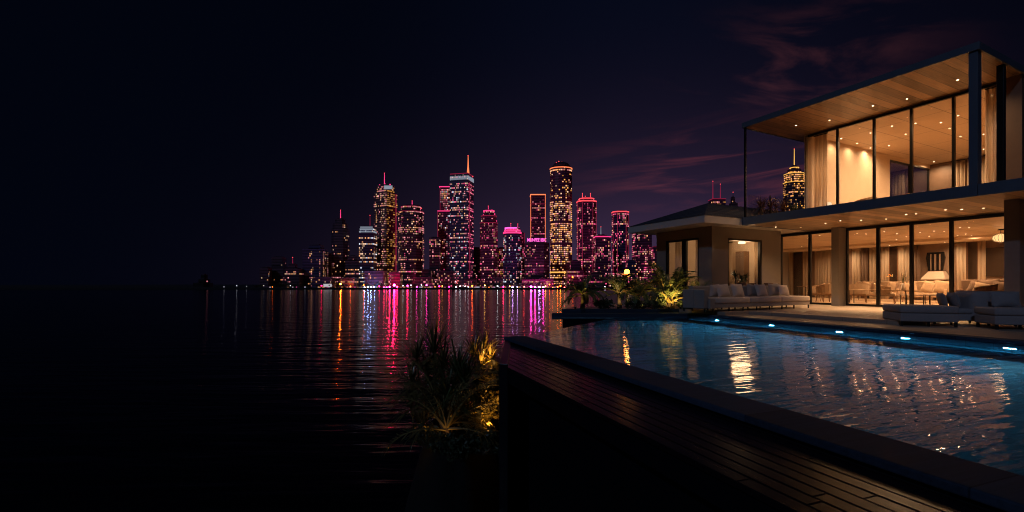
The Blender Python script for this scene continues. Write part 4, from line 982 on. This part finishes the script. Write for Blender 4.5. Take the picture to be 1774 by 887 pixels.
def tower(label, x0, x1, ytop, D, fac='dark', shape='box', yaw=0, tiers=(), pal=('warm', 'pale', 'white'), prob=.22, rowp=.06, pitch=2.5, floor=3.4, seed=1, neon=(), ant=(), ring=(), ybot=None, edge=None, colp=0, bright=.3, skip=(), name='tower', sidepal=None, cat='tower', cap=100, dense=()):
    rr = random.Random(seed); k = D / F; cx = (x0 + x1) / 2
    ground = BASEZ
    X = (cx - HX) * k
    o = thing(name, label, cat, (X, D, ground))
    if 680 < x0 < 1200: pal = tuple(pal) + ('pink', 'rose')
    if 640 < x0 < 940: pal = tuple(pal) + ('rose',)
    if 945 < x0 < 960: pal = ('pale', 'warm', 'warm', 'gold', 'rose')
    if 985 < x0 < 1200: pal = tuple(pal) + ('pink',)
    rowp *= .25 if x1 < 600 else 1; bright *= .3 if x1 < 600 else 1; prob *= .5 if x1 < 575 else .8 if x1 < 640 else 1.1; pitch = min(pitch, 2.4); floor = min(floor, 3.4)
    if x1 < 945: bright *= .65
    wpx = x1 - x0; yw = R(yaw)
    wm = wpx * k
    if shape == 'box' and yaw: wm = wm / (abs(math.cos(yw)) + abs(math.sin(yw)) * .9); dm = wm * .9
    else: dm = wm * .8
    zof = lambda y: CZ - (y - HY) * k - ground
    levels = [(1.0, None, ytop)] if not tiers else tiers       # (width share, x shift px, top y) from the bottom up
    z0 = 0; body = MB(); wins = []
    capm = MB()
    for fr_, xs, yt in levels:
        z1 = zof(yt); sh_ = (xs or 0) * k
        fp_ = [(x + sh_, y) for x, y in foot(shape, wm * fr_, dm * fr_, yw)]
        body.prism(fp_, z0, z1)
        if z1 - z0 > 2 * k: capm.prism([(x * .6 + sh_ * .4, y * .6) for x, y in fp_], z1, z1 + 1.6 * k)
        n = len(fp_); fl = floor * k; pt_ = pitch * k
        nfl = int((z1 - z0 - 2 * k) / fl)
        rows = [rr.random() < rowp for _ in range(max(0, nfl))]; blk = {}; off_ = rr.randrange(9, 15)
        for i in range(n):
            a, b = Vector(fp_[i]), Vector(fp_[(i + 1) % n]); ed = b - a; L_ = ed.length; nn = Vector((ed.y, -ed.x)).normalized()
            view = Vector((X + (a.x + b.x) / 2, D + (a.y + b.y) / 2))
            if nn.dot(-view.normalized()) < .12: continue
            nc = max(1, int(round(L_ / pt_))); cw = L_ / nc
            side = shape == 'box' and yaw and i == (1 if yaw < 0 else 1)
            cols = [rr.random() < colp for _ in range(nc)]
            for f_ in range(nfl):
                zc = z0 + (f_ + .75) * fl
                yy = HY - (zc + ground - CZ) / k
                dn = prob
                for (ya, yb, pv) in dense:
                    if ya <= yy <= yb: dn = pv
                for c_ in range(nc):
                    pr = .82 if rows[f_] else (.7 if cols[c_] else dn)
                    if f_ % off_ == off_ - 1: continue
                    if pr == dn: pr *= blk.setdefault((i, c_ // 3, f_ // 4), rr.choice((.25, .5, .9, 1.3, 1.9)))
                    if rr.random() > pr: continue
                    key = rr.choice(pal if not (side and sidepal) else sidepal)
                    lv = rr.choices((0, 1, 2), (.42, .36, bright))[0]
                    if rows[f_]: lv = max(1, lv)
                    pc = a + ed * ((c_ + .5) / nc)
                    wins.append((pc.x + nn.x * .05, pc.y + nn.y * .05, zc, math.atan2(ed.y, ed.x), cw * rr.uniform(.5, .8), .3, fl * rr.uniform(.46, .66), (key, lv)))
        if edge:
            eb = MB()
            for i in range(n):
                a = Vector(fp_[i]); v = Vector((X, D)) + a
                if a.dot(-v.normalized()) < -.05 * wm: continue
                if shape == 'round' and i % 10 not in (0, 5): continue
                eb.box(a.x - .35 * k, a.x + .35 * k, a.y - .35 * k - .1, a.y + .35 * k - .1, z0, z1)
            if eb.v: eb.build('edge_light', NEON[edge], o)
        z0 = z1
    body.build('shaft', FAC[fac], o)
    if capm.v: capm.build('roof_plant', FAC['dark'], o)
    rr.shuffle(wins)
    for wd in wins[:cap]:
        w_ = bpy.data.objects.new('window', UW[wd[7]]); COL.objects.link(w_); w_.parent = o
        w_.location = wd[:3]; w_.rotation_euler = (0, 0, wd[3]); w_.scale = wd[4:7]
    if len(wins) > cap:
        wb = MB()
        for wd in wins[cap:]:
            c, s = math.cos(wd[3]), math.sin(wd[3]); wb.mi = WKEYS.index(wd[7])
            wb.obox(wd[:3], (c * wd[4] / 2, s * wd[4] / 2, 0), (-s * wd[5] / 2, c * wd[5] / 2, 0), (0, 0, wd[6] / 2))
        tag(wb.build('window', [WM[q] for q in WKEYS], o), kind='stuff')
    # neon rings: (y, width share, colour, thickness px)
    for y, fr_, cn, th in ring:
        z = zof(y); pts = foot(shape, wm * fr_ + .6 * k, dm * fr_ + .6 * k, yw)
        rb_ = MB()
        for i in range(len(pts)):
            a, b = Vector(pts[i]), Vector(pts[(i + 1) % len(pts)]); ed = (b - a); d_ = ed.normalized() * (ed.length / 2 + .2 * k); nn = Vector((ed.y, -ed.x)).normalized()
            if cn == 'white' and th > 2.5:
                nf_ = max(2, int(ed.length / (1.5 * k)))
                for q_ in range(nf_):
                    pc = a + ed * ((q_ + .5) / nf_); dd = ed.normalized() * (.42 * k); hv = rr.uniform(.75, 1.0)
                    rb_.obox((pc.x, pc.y, z - th * k / 2 * (1 - hv)), (dd.x, dd.y, 0), (nn.x * .3 * k, nn.y * .3 * k, 0), (0, 0, th * k / 2 * hv))
                continue
            rb_.obox(((a.x + b.x) / 2, (a.y + b.y) / 2, z), (d_.x, d_.y, 0), (nn.x * .3 * k, nn.y * .3 * k, 0), (0, 0, th * k / 2))
        rb_.build('crown_light', NEON[cn], o)
    for ax, y0_, y1_, cn, r_ in ant:      # aerials: px x, bottom y, top y
        xx = (ax - cx) * k
        MB().tube([(xx, 0, zof(y0_)), (xx, 0, zof(y1_))], [r_ * k, r_ * k * .5], 6).build('aerial', NEON[cn] if cn else FAC['dark'], o)
        MB().ball((xx, 0, zof(y1_)), .75 * k, 8).build('beacon', NEON['red'], o)
    return o, k, zof, X, D, cx
def dots(T, pts, cn='red', r_=.8):
    o, k, zof, X, D, cx = T
    for x, y in pts: MB().ball(((x - cx) * k, -1 * k, zof(y)), r_ * k, 8).build('beacon', NEON[cn], o)

W1 = ('warm', 'rose', 'pale', 'rose', 'warm'); W2 = ('warm', 'pale', 'white', 'pale'); W3 = ('pink', 'rose', 'warm', 'pale')
tower('low dark block at the left end of the skyline', 453, 468, 464, 380, pal=W2, prob=.18, seed=1, bright=.1)
tower('wide dark stepped block left of the small spire', 466, 497, 462, 392, tiers=((1, 0, 462), (.6, 2, 446)), pal=W1, prob=.07, seed=2, bright=.1)
tower('dark block with a tiny white spire', 498, 523, 466, 385, pal=W1, prob=.13, seed=3, ant=((507, 459, 446, 'dimpink', .7),), tiers=((1, 0, 466), (.45, -3, 458)), bright=.1)
T = tower('dark tower with one pink lamp on its roof', 530, 563, 432, 395, 'blue', tiers=((1, 0, 432), (.6, 2, 425)), pal=W1, prob=.12, seed=4, bright=.18, colp=.12); dots(T, ((548, 425), (551, 425)), 'pink', 1.0)
tower('low dark block left of the domed tower', 558, 577, 440, 410, pal=W1, prob=.12, seed=5, bright=.15)
tower('dark domed tower with a red lit aerial', 576, 604, 397, 415, 'dark', 'oct', 0, ((1, 0, 397), (.86, 0, 388), (.6, 0, 380)), W1, .17, .05, seed=6, ant=((590, 380, 364, 'pink', .7),), ring=((380, .3, 'pink', 2.2),), bright=.16)
tower('low dark block right of the domed tower', 602, 628, 447, 405, pal=W1, prob=.14, seed=7, tiers=((1, 0, 452), (.6, -3, 444)), bright=.18)
tower('narrow blue tower with a glowing white crown', 625, 650, 404, 400, 'blue', pal=W2, prob=.2, rowp=.22, seed=8, tiers=((1, 0, 404), (.84, 1, 393)), ring=((402, .94, 'white', 3.2), (398, .86, 'white', 2.2), (394.5, .80, 'white', 1.6)), ant=((641, 393, 373, 'dimpink', .55),), bright=.3)
T = tower('tall stepped tower with a red aerial and golden right side', 649, 687, 335, 420, 'stone', 'box', -28, ((1, 0, 335), (.74, 0, 322)), ('dim_' and 'rose', 'warm', 'pale'), .34, .04, 2.5, 3.5, 9, ant=((666, 321, 300, 'pink', .75),), bright=.08, sidepal=('gold', 'warm', 'gold'), colp=.3)
dots(T, ((658, 321), (676, 320), (667, 319)), 'pink', 1.2)
o, k, zof, X, D, cx = T
MB().box((670 - cx) * k, (684 - cx) * k, -17 * k, -16 * k, zof(331), zof(325)).build('crown_light', NEON['white'], o)
MB().box((686 - cx) * k, (687.2 - cx) * k, -3 * k, -1 * k, zof(480), zof(337)).build('edge_light', NEON['dimpink'], o)
T = tower('broad rounded tower with red roof lamps', 692, 733, 366, 405, 'dark', 'oct', 0, ((1, 0, 366), (.8, 0, 357)), W1, .2, .24, 2.7, 3.9, 10, ant=((714, 357, 348, 'pink', .8),), ring=((359, .78, 'dimpink', 1.0), (368, 1.0, 'dimpink', .8)), bright=.2); dots(T, ((697, 361), (711, 357), (724, 358), (730, 361)), 'red', 1.1)
tower('dark shoulder block left of the twin stepped tower', 745, 762, 412, 400, pal=W1, prob=.18, seed=11, bright=.2)
tower('low dark houses between the rounded tower and the stepped tower', 732, 747, 468, 392, pal=W1, prob=.2, seed=12, bright=.2)
tower('stepped tower with pale upper floors outlined in pink', 760, 784, 367, 430, 'wine', tiers=((1, 0, 367), (.78, 1, 325)), pal=('pale', 'white', 'rose', 'warm'), prob=.22, seed=13, edge='dimpink', ring=((367, 1, 'pink', 1.2), (325, .78, 'pink', 1.4)), bright=.2, dense=((325, 366, .8),))
T = tower('tall dark slab tower with a white crown and a tapering red mast', 781, 820, 316, 400, 'blue', 'box', -14, ((1, -.5, 316), (.95, 0, 303)), ('pale', 'warm', 'rose', 'white'), .2, .2, 2.7, 4.0, 14, ring=((311, .98, 'white', 7), (304, .96, 'dimpink', 1)), bright=.34, sidepal=('pink', 'rose', 'pink'))
o, k, zof, X, D, cx = T
MB().tube([((811 - cx) * k, 0, zof(303)), ((811 - cx) * k, 0, zof(288)), ((811 - cx) * k, 0, zof(270))], [2.6 * k, 1.2 * k, .5 * k], 6).build('mast', NEON['orange'], o); dots(T, ((811, 270), (794, 301), (784, 306), (819, 306)), 'red', 1.0)
MB().box((815 - cx) * k, (816 - cx) * k, -19 * k, -18 * k, zof(470), zof(320)).build('edge_light', NEON['dimpink'], o)
def sign(T, text, x, y, hpx, cn, depth, wpx):
    o, k, zof, X, D, cx = T
    cu = bpy.data.curves.new('sign_text', 'FONT'); cu.body = text; cu.size = 1; cu.extrude = .05; cu.align_x = 'CENTER'; cu.align_y = 'CENTER'; cu.offset = .02
    tmp = bpy.data.objects.new('sign_text', cu); COL.objects.link(tmp)
    bpy.context.view_layer.update()
    me = bpy.data.meshes.new_from_object(tmp.evaluated_get(bpy.context.evaluated_depsgraph_get()))
    bpy.data.objects.remove(tmp)
    me.materials.clear(); me.materials.append(NEON[cn])
    xs = [v.co.x for v in me.vertices]; ys = [v.co.y for v in me.vertices]
    s_ = bpy.data.objects.new('sign', me); COL.objects.link(s_); s_.parent = o
    s_.location = ((x - cx) * k, depth * k, zof(y)); s_.rotation_euler = (R(90), 0, 0)
    s_.scale = (wpx * k / (max(xs) - min(xs)), hpx * k / (max(ys) - min(ys)), k)
    return s_
SIGN_RED = emit('sign_red', (1, .18, .2), 1.6); NEON['signred'] = SIGN_RED
sign(T, 'STCC', 789, 489, 5.2, 'signred', -24, 18)
tower('low dark block right of the white crowned tower', 818, 834, 430, 420, pal=W1, prob=.1, seed=15, bright=.1)
T = tower('purple tower with a jagged pink lit top', 832, 862, 386, 405, 'wine', 'oct', 0, ((1, 0, 386), (.86, 0, 374), (.6, 0, 365)), W3, .3, .06, 2.5, 3.7, 16, ant=((846, 364, 357, 'pink', .6),), ring=((366, .6, 'pink', 2), (375, .86, 'dimpink', 1.4), (387, 1.0, 'dimpink', .9)), bright=.22); dots(T, ((838, 372), (842, 367), (852, 364), (857, 371), (860, 383)), 'pink', 1.1)
tower('narrow amber lit block between two pink towers', 862, 876, 430, 415, 'wine', pal=('gold', 'warm', 'rose'), prob=.4, seed=17, bright=.15, colp=.3)
T = tower('blue tower with a glowing pink crown and two aerials', 872, 903, 404, 395, 'blue', 'oct', 0, ((1, 0, 404), (.8, 1, 395)), ('white', 'pale', 'white'), .26, .14, 2.7, 3.8, 18, ring=((404, .98, 'pink', 3), (400, .86, 'pink', 2.6), (396, .8, 'magenta', 2.4)), ant=((885, 394, 387, 'pink', .5), (897, 394, 388, 'pink', .5)), bright=.3)
tower('narrow pink stepped block behind the blue crowned tower', 898, 914, 420, 412, 'wine', pal=('pink', 'rose'), prob=.4, seed=19, tiers=((1, 0, 422), (.6, -2, 404)), bright=.1, edge='dimpink')
tower('slim tower outlined all round in red light', 919, 944, 339, 430, 'wine', pal=('rose', 'warm', 'pink'), prob=.2, seed=20, edge='orange', ring=((339, 1, 'orange', 1.6), (355, 1, 'dimpink', .8)), bright=.15)
T = tower('dark block with a white lit sign along its roof', 909, 951, 421, 385, 'dark', 'oct', 0, ((1, 0, 421),), W3, .13, .04, 2.9, 4.0, 21, bright=.25)
sign(T, 'MUNFEE IBIC', 929, 417.5, 6, 'magenta', -17, 32)
NEON['signwhite'] = emit('sign_white', (.85, .7, 1), 1.8)
sign(T, '& TTC', 930, 493, 5.5, 'signwhite', -24, 22)
T = tower('tallest round tower banded with amber windows', 953, 991, 291, 415, 'wine', 'round', 0, ((1, 0, 291),), ('pale', 'warm', 'warm'), .2, .2, 2.5, 4.1, 22, ring=((293, 1, 'orange', 1.4), (472, 1.0, 'gold', 2.2)), bright=.8, dense=((348, 412, 1.6), (412, 470, .8), (300, 345, .2)))
o, k, zof, X, D, cx = T
MB().lathe([(15 * k, zof(291)), (15.5 * k, zof(288)), (12 * k, zof(284)), (8 * k, zof(282))], 20).build('dome', FAC['dark'], o); dots(T, ((964, 282), (968, 280), (973, 281), (981, 287)), 'red', 1.0)
T = tower('red lit tower with four short roof spikes', 1000, 1032, 350, 405, 'wine', 'oct', 0, ((1, 0, 350), (.75, 0, 344)), ('pink', 'rose', 'warm'), .3, .12, 2.5, 3.8, 23, ring=((350, 1, 'red', 2), (345, .76, 'red', 1.6)), ant=((1009, 345, 335, 'red', .8), (1023, 345, 335, 'red', .8), (1014, 345, 340, 'dimpink', .6)), bright=.3, edge='dimpink'); dots(T, ((1003, 346), (1030, 348), (1010, 366), (1014, 372)), 'red', 1.2)
T = tower('short tower with a thin spire and pink roof edge', 1030, 1056, 410, 395, 'wine', tiers=((1, 0, 412), (.7, -2, 408)), pal=('warm', 'pale', 'rose'), prob=.3, seed=24, ring=((411, 1, 'pink', 1.3),), ant=((1041, 408, 393, 'white', .7),), bright=.25, colp=.15); dots(T, ((1034, 408),), 'white', 1.4)
tower('indigo tower with a red light along its flat top', 1061, 1088, 367, 415, 'blue', 'oct', 0, ((1, 0, 367),), ('warm', 'pale', 'rose', 'pink'), .3, .08, 2.7, 3.9, 25, ring=((368, 1, 'red', 1.8),), bright=.32, edge='dimpink')
tower('pink speckled tower below the pavilion eaves', 1098, 1126, 398, 410, 'wine', pal=W3, prob=.34, seed=26, bright=.3)
tower('slim amber tower beside the pavilion wall', 1130, 1143, 428, 400, 'wine', pal=('warm', 'gold', 'pale'), prob=.55, seed=27, bright=.3, ring=((428, .8, 'dimpink', 1),))
tower('low dark block in the gap before the pavilion', 1086, 1100, 452, 395, 'blue', pal=W3, prob=.2, seed=28, bright=.2)
tower('broad low block behind the lone palm', 988, 1004, 452, 392, 'wine', pal=W1, prob=.2, seed=29, bright=.2)
tower('tower with twin red aerials rising behind the pavilion roof', 1231, 1253, 346, 430, 'wine', pal=('warm', 'gold', 'rose'), prob=.6, seed=30, ant=((1235, 346, 314, 'dimpink', .8), (1248, 346, 319, 'dimpink', .8)), bright=.3, ring=((346, 1, 'dimpink', 1),), cap=60)
T = tower('faint dark tower with a thin mast behind the villa balcony', 1265, 1276, 352, 470, 'dark', pal=W1, prob=.02, seed=31, tiers=((1, 0, 352), (.5, -1, 342)), ant=((1270, 342, 333, None, .5),), cap=20)
T = tower('gold crowned tower with a tall lit spire seen through the balcony', 1360, 1392, 318, 430, 'dark', 'oct', 0, ((1, 0, 318), (.92, 0, 302), (.62, 0, 294), (.3, 0, 288)), ('gold', 'warm'), .3, .1, 2.5, 3.7, 32, ant=((1376, 289, 258, 'gold', .8),), ring=((317, .99, 'gold', .8), (302, .92, 'gold', .9), (291, .4, 'gold', 1.2)), bright=.5, dense=((294, 318, 2.2),))
tower('tiny dim domed hall far left on the shore', 338, 366, 484, 385, 'faint', 'oct', 0, ((1, 0, 490), (.6, 2, 484), (.35, 2, 476)), ('rose',), .1, 0, 3, 4, 33, bright=.0)
rr = random.Random(5)
for i in range(14):
    x = 545 + i * 44 + rr.uniform(-8, 8); wv = rr.uniform(18, 34)
    tower('low unlit block at the foot of the skyline, %s of the towers' % ('left' if x < 720 else 'middle' if x < 900 else 'right'), x, x + wv, rr.uniform(468, 484), 372 + rr.uniform(0, 4), rr.choice(('dark', 'wine', 'blue')), pal=W3 if x > 680 else W1, prob=.16, seed=200 + i, bright=.2, name='low_block', cat='building', cap=40)['label' if False else 0]['group'] = 'low blocks along the waterfront'
# billboard building
bb = thing('billboard', 'small white lit billboard by the water at the left', 'billboard', ((567.5 - HX) * 360 / F, 360, BASEZ))
k = 360 / F
MB().box(-7 * k, 7 * k, -.3, .3, 1.0 * k, 6.2 * k).build('panel', emit('billboard_face', (.9, .85, .9), .5), bb)
MB().box(-6 * k, -5.4 * k, -.2, .2, 0, 1.0 * k).box(5.4 * k, 6 * k, -.2, .2, 0, 1.0 * k).build('post', FAC['dark'], bb)
MB().box(2.2 * k, 4.4 * k, -.45, -.3, 2.8 * k, 4.8 * k).build('mark', FAC['dark'], bb)
# shore lamps: (x, y, colour, strength, radius px); some added to widen lake streaks
LC = {'orange': (1, .10, .006), 'amber': (1, .42, .07), 'white': (.85, .85, 1), 'pink': (1, .012, .11), 'magenta': (1, .04, .40), 'violet': (.62, .32, 1), 'blue': (.25, .38, 1), 'red': (1, .06, .05)}
SL_LIST = [(388, 497, 'white', 3, .8), (410, 495, 'white', 5, .9), (427, 496, 'white', 2, .7), (457, 495, 'white', 3, .7), (472, 497, 'orange', 5, .9), (503, 495, 'white', 7, .8), (557, 495, 'pink', 6, .9),
 (590, 492, 'orange', 85, 1.5), (607, 496, 'orange', 14, 1.2), (630, 494, 'orange', 22, 1.2), (632, 498, 'blue', 90, .9), (637, 498, 'blue', 120, 1.1), (643, 498, 'blue', 100, 1.0), (648, 498, 'blue', 70, .9), (657, 496, 'pink', 10, .8),  # extra blue lamps added to broaden the bluish lake streak
 (665, 498, 'pink', 40, .8), (670, 498, 'pink', 45, .8), (675, 497, 'pink', 60, 1.1), (683, 494, 'pink', 90, 1.6), (688, 497, 'pink', 30, 1.0), (698, 495, 'white', 16, 1.1), (706, 495, 'pink', 22, 1.2), (712, 494, 'white', 16, 1.1), (722, 497, 'magenta', 12, .8), (730, 493.5, 'white', 14, 1.1), (739, 494, 'magenta', 14, .9),  # first two pink lamps added to broaden the pink lake streak
 (754, 497, 'amber', 20, .9), (761, 496, 'pink', 12, 1.0), (766, 495.5, 'amber', 12, 1.0), (778, 497, 'pink', 12, .9), (790, 497, 'white', 22, 1.2), (797, 496, 'white', 26, 1.1), (806, 496, 'white', 22, 1.0), (811, 497, 'white', 18, .9), (818, 495.5, 'orange', 24, 1.4), (840, 494.5, 'amber', 40, 1.2), (847, 498, 'orange', 10, .9), (862, 495.5, 'white', 42, 1.1), (872, 497, 'pink', 18, .9), (883, 496, 'amber', 20, 1.3),
 (888, 498, 'violet', 26, 1.1), (896, 498, 'violet', 30, 1.2), (908, 497, 'red', 30, 1.1), (920, 497, 'magenta', 70, 1.3), (927, 498, 'magenta', 60, 1.3), (934, 498, 'violet', 60, 1.4), (941, 498, 'magenta', 70, 1.3), (945, 496, 'amber', 24, 1.4), (952, 493, 'orange', 16, 1.1), (958, 498, 'orange', 30, 1.1), (966, 497, 'orange', 34, 1.3), (971, 495.5, 'orange', 30, 1.4), (978, 498, 'red', 22, 1.0), (992, 480, 'orange', 10, 1.6), (1048, 497, 'white', 14, 1.1), (1112, 497, 'white', 10, 1.0)]
LM = {}
for i, (x, y, cn, st, rp) in enumerate(SL_LIST):
    D = 358; k = D / F; X = (x - HX) * k; zc = CZ - (y - HY) * k
    key = (cn, st)
    if key not in LM: LM[key] = emit('shore_globe_%s_%d' % (cn, st), LC[cn], st * (.45 if cn == 'white' else .8 if cn in ('amber',) else (4.5 if st > 50 else 2.2) if cn in ('orange',) else 2.2), True)
    o = thing('shore_lamp', 'small %s lamp on the far waterfront promenade' % cn, 'street lamp', (X, D, BASEZ), 0, '%s lamps along the far waterfront' % cn)
    rp *= 1.25 if cn in ('pink', 'magenta', 'violet', 'blue') else .7
    MB().ball((0, 0, zc - BASEZ), rp * k, 10).build('globe', LM[key], o)
    if zc - BASEZ - rp * k > .1: MB().tube([(0, 0, 0), (0, 0, zc - BASEZ - rp * k * .9)], .12, 6).build('post', FAC['dark'], o)
# string of tiny quay lights
ql = [emit('quay_light_' + n_, c, .6) for n_, c in (('amber', (1, .45, .15)), ('pink', (1, .12, .4)), ('white', (.9, .8, 1)))]
qm = []
for i, m_ in enumerate(ql):
    o = MB().box(-.3, .3, -.2, .2, 0, .55).build('quay_light', m_); qm.append(o.data); bpy.data.objects.remove(o)
rr = random.Random(12)
for i in range(130):
    x = rr.uniform(440, 985)
    if rr.random() > .25 + (x - 440) / 500: continue
    c_ = rr.choices((0, 1, 2), (.5, .3 if 640 < x < 780 or x > 880 else .1, .25))[0]
    o = bpy.data.objects.new('quay_light', qm[c_]); COL.objects.link(o)
    k = 355.2 / F; o.location = ((x - HX) * k, 355.2, BASEZ); o.scale = (rr.uniform(.6, 2.2), 1, rr.uniform(.7, 1.3))
    tag(o, 'tiny %s light on the quay edge' % ('amber', 'pink', 'white')[c_], 'quay light', '%s lights along the quay edge' % ('amber', 'pink', 'white')[c_])
# dark tree line on the shore
tl = MB(); rr = random.Random(9)
for i in range(90):
    x = rr.uniform(440, 1140); c = Vector(((x - HX) * 366 / F, 366 + rr.uniform(-3, 3), BASEZ)); h = rr.uniform(1.5, 4.2)
    for j in range(40):
        v = Vector((rr.gauss(0, 1.3), rr.gauss(0, .8), abs(rr.gauss(h * .55, h * .25)))); a = Vector((rr.uniform(-1, 1), rr.uniform(-1, 1), rr.uniform(-1, 1))).normalized() * .55; b = a.cross(Vector((rr.uniform(-1, 1), rr.uniform(-1, 1), rr.uniform(-1, 1)))).normalized() * .4
        p = c + v; tl.add([p - a, p + b, p + a, p - b], [(0, 1, 2, 3)])
tag(tl.build('shoreline_trees', M['leaf_dark']), 'dark tree line along the far waterfront', 'trees', kind='stuff')

# ------------------------------------------------------------------ render settings
SC.render.engine = 'CYCLES'
cy = SC.cycles
cy.max_bounces = 8; cy.diffuse_bounces = 4; cy.glossy_bounces = 5; cy.transmission_bounces = 4; cy.transparent_max_bounces = 24
cy.caustics_reflective = False; cy.caustics_refractive = False; cy.sample_clamp_indirect = 4; cy.sample_clamp_direct = 0
cy.use_adaptive_sampling = False
cy.use_denoising = True
try: cy.denoiser = 'OPENIMAGEDENOISE'
except Exception: pass
cy.use_light_tree = True; cy.pixel_filter_type = 'BLACKMAN_HARRIS'; cy.filter_width = 1.1
SC.view_settings.view_transform = 'Standard'; SC.view_settings.look = 'None'; SC.view_settings.gamma = 1; SC.view_settings.exposure = 0
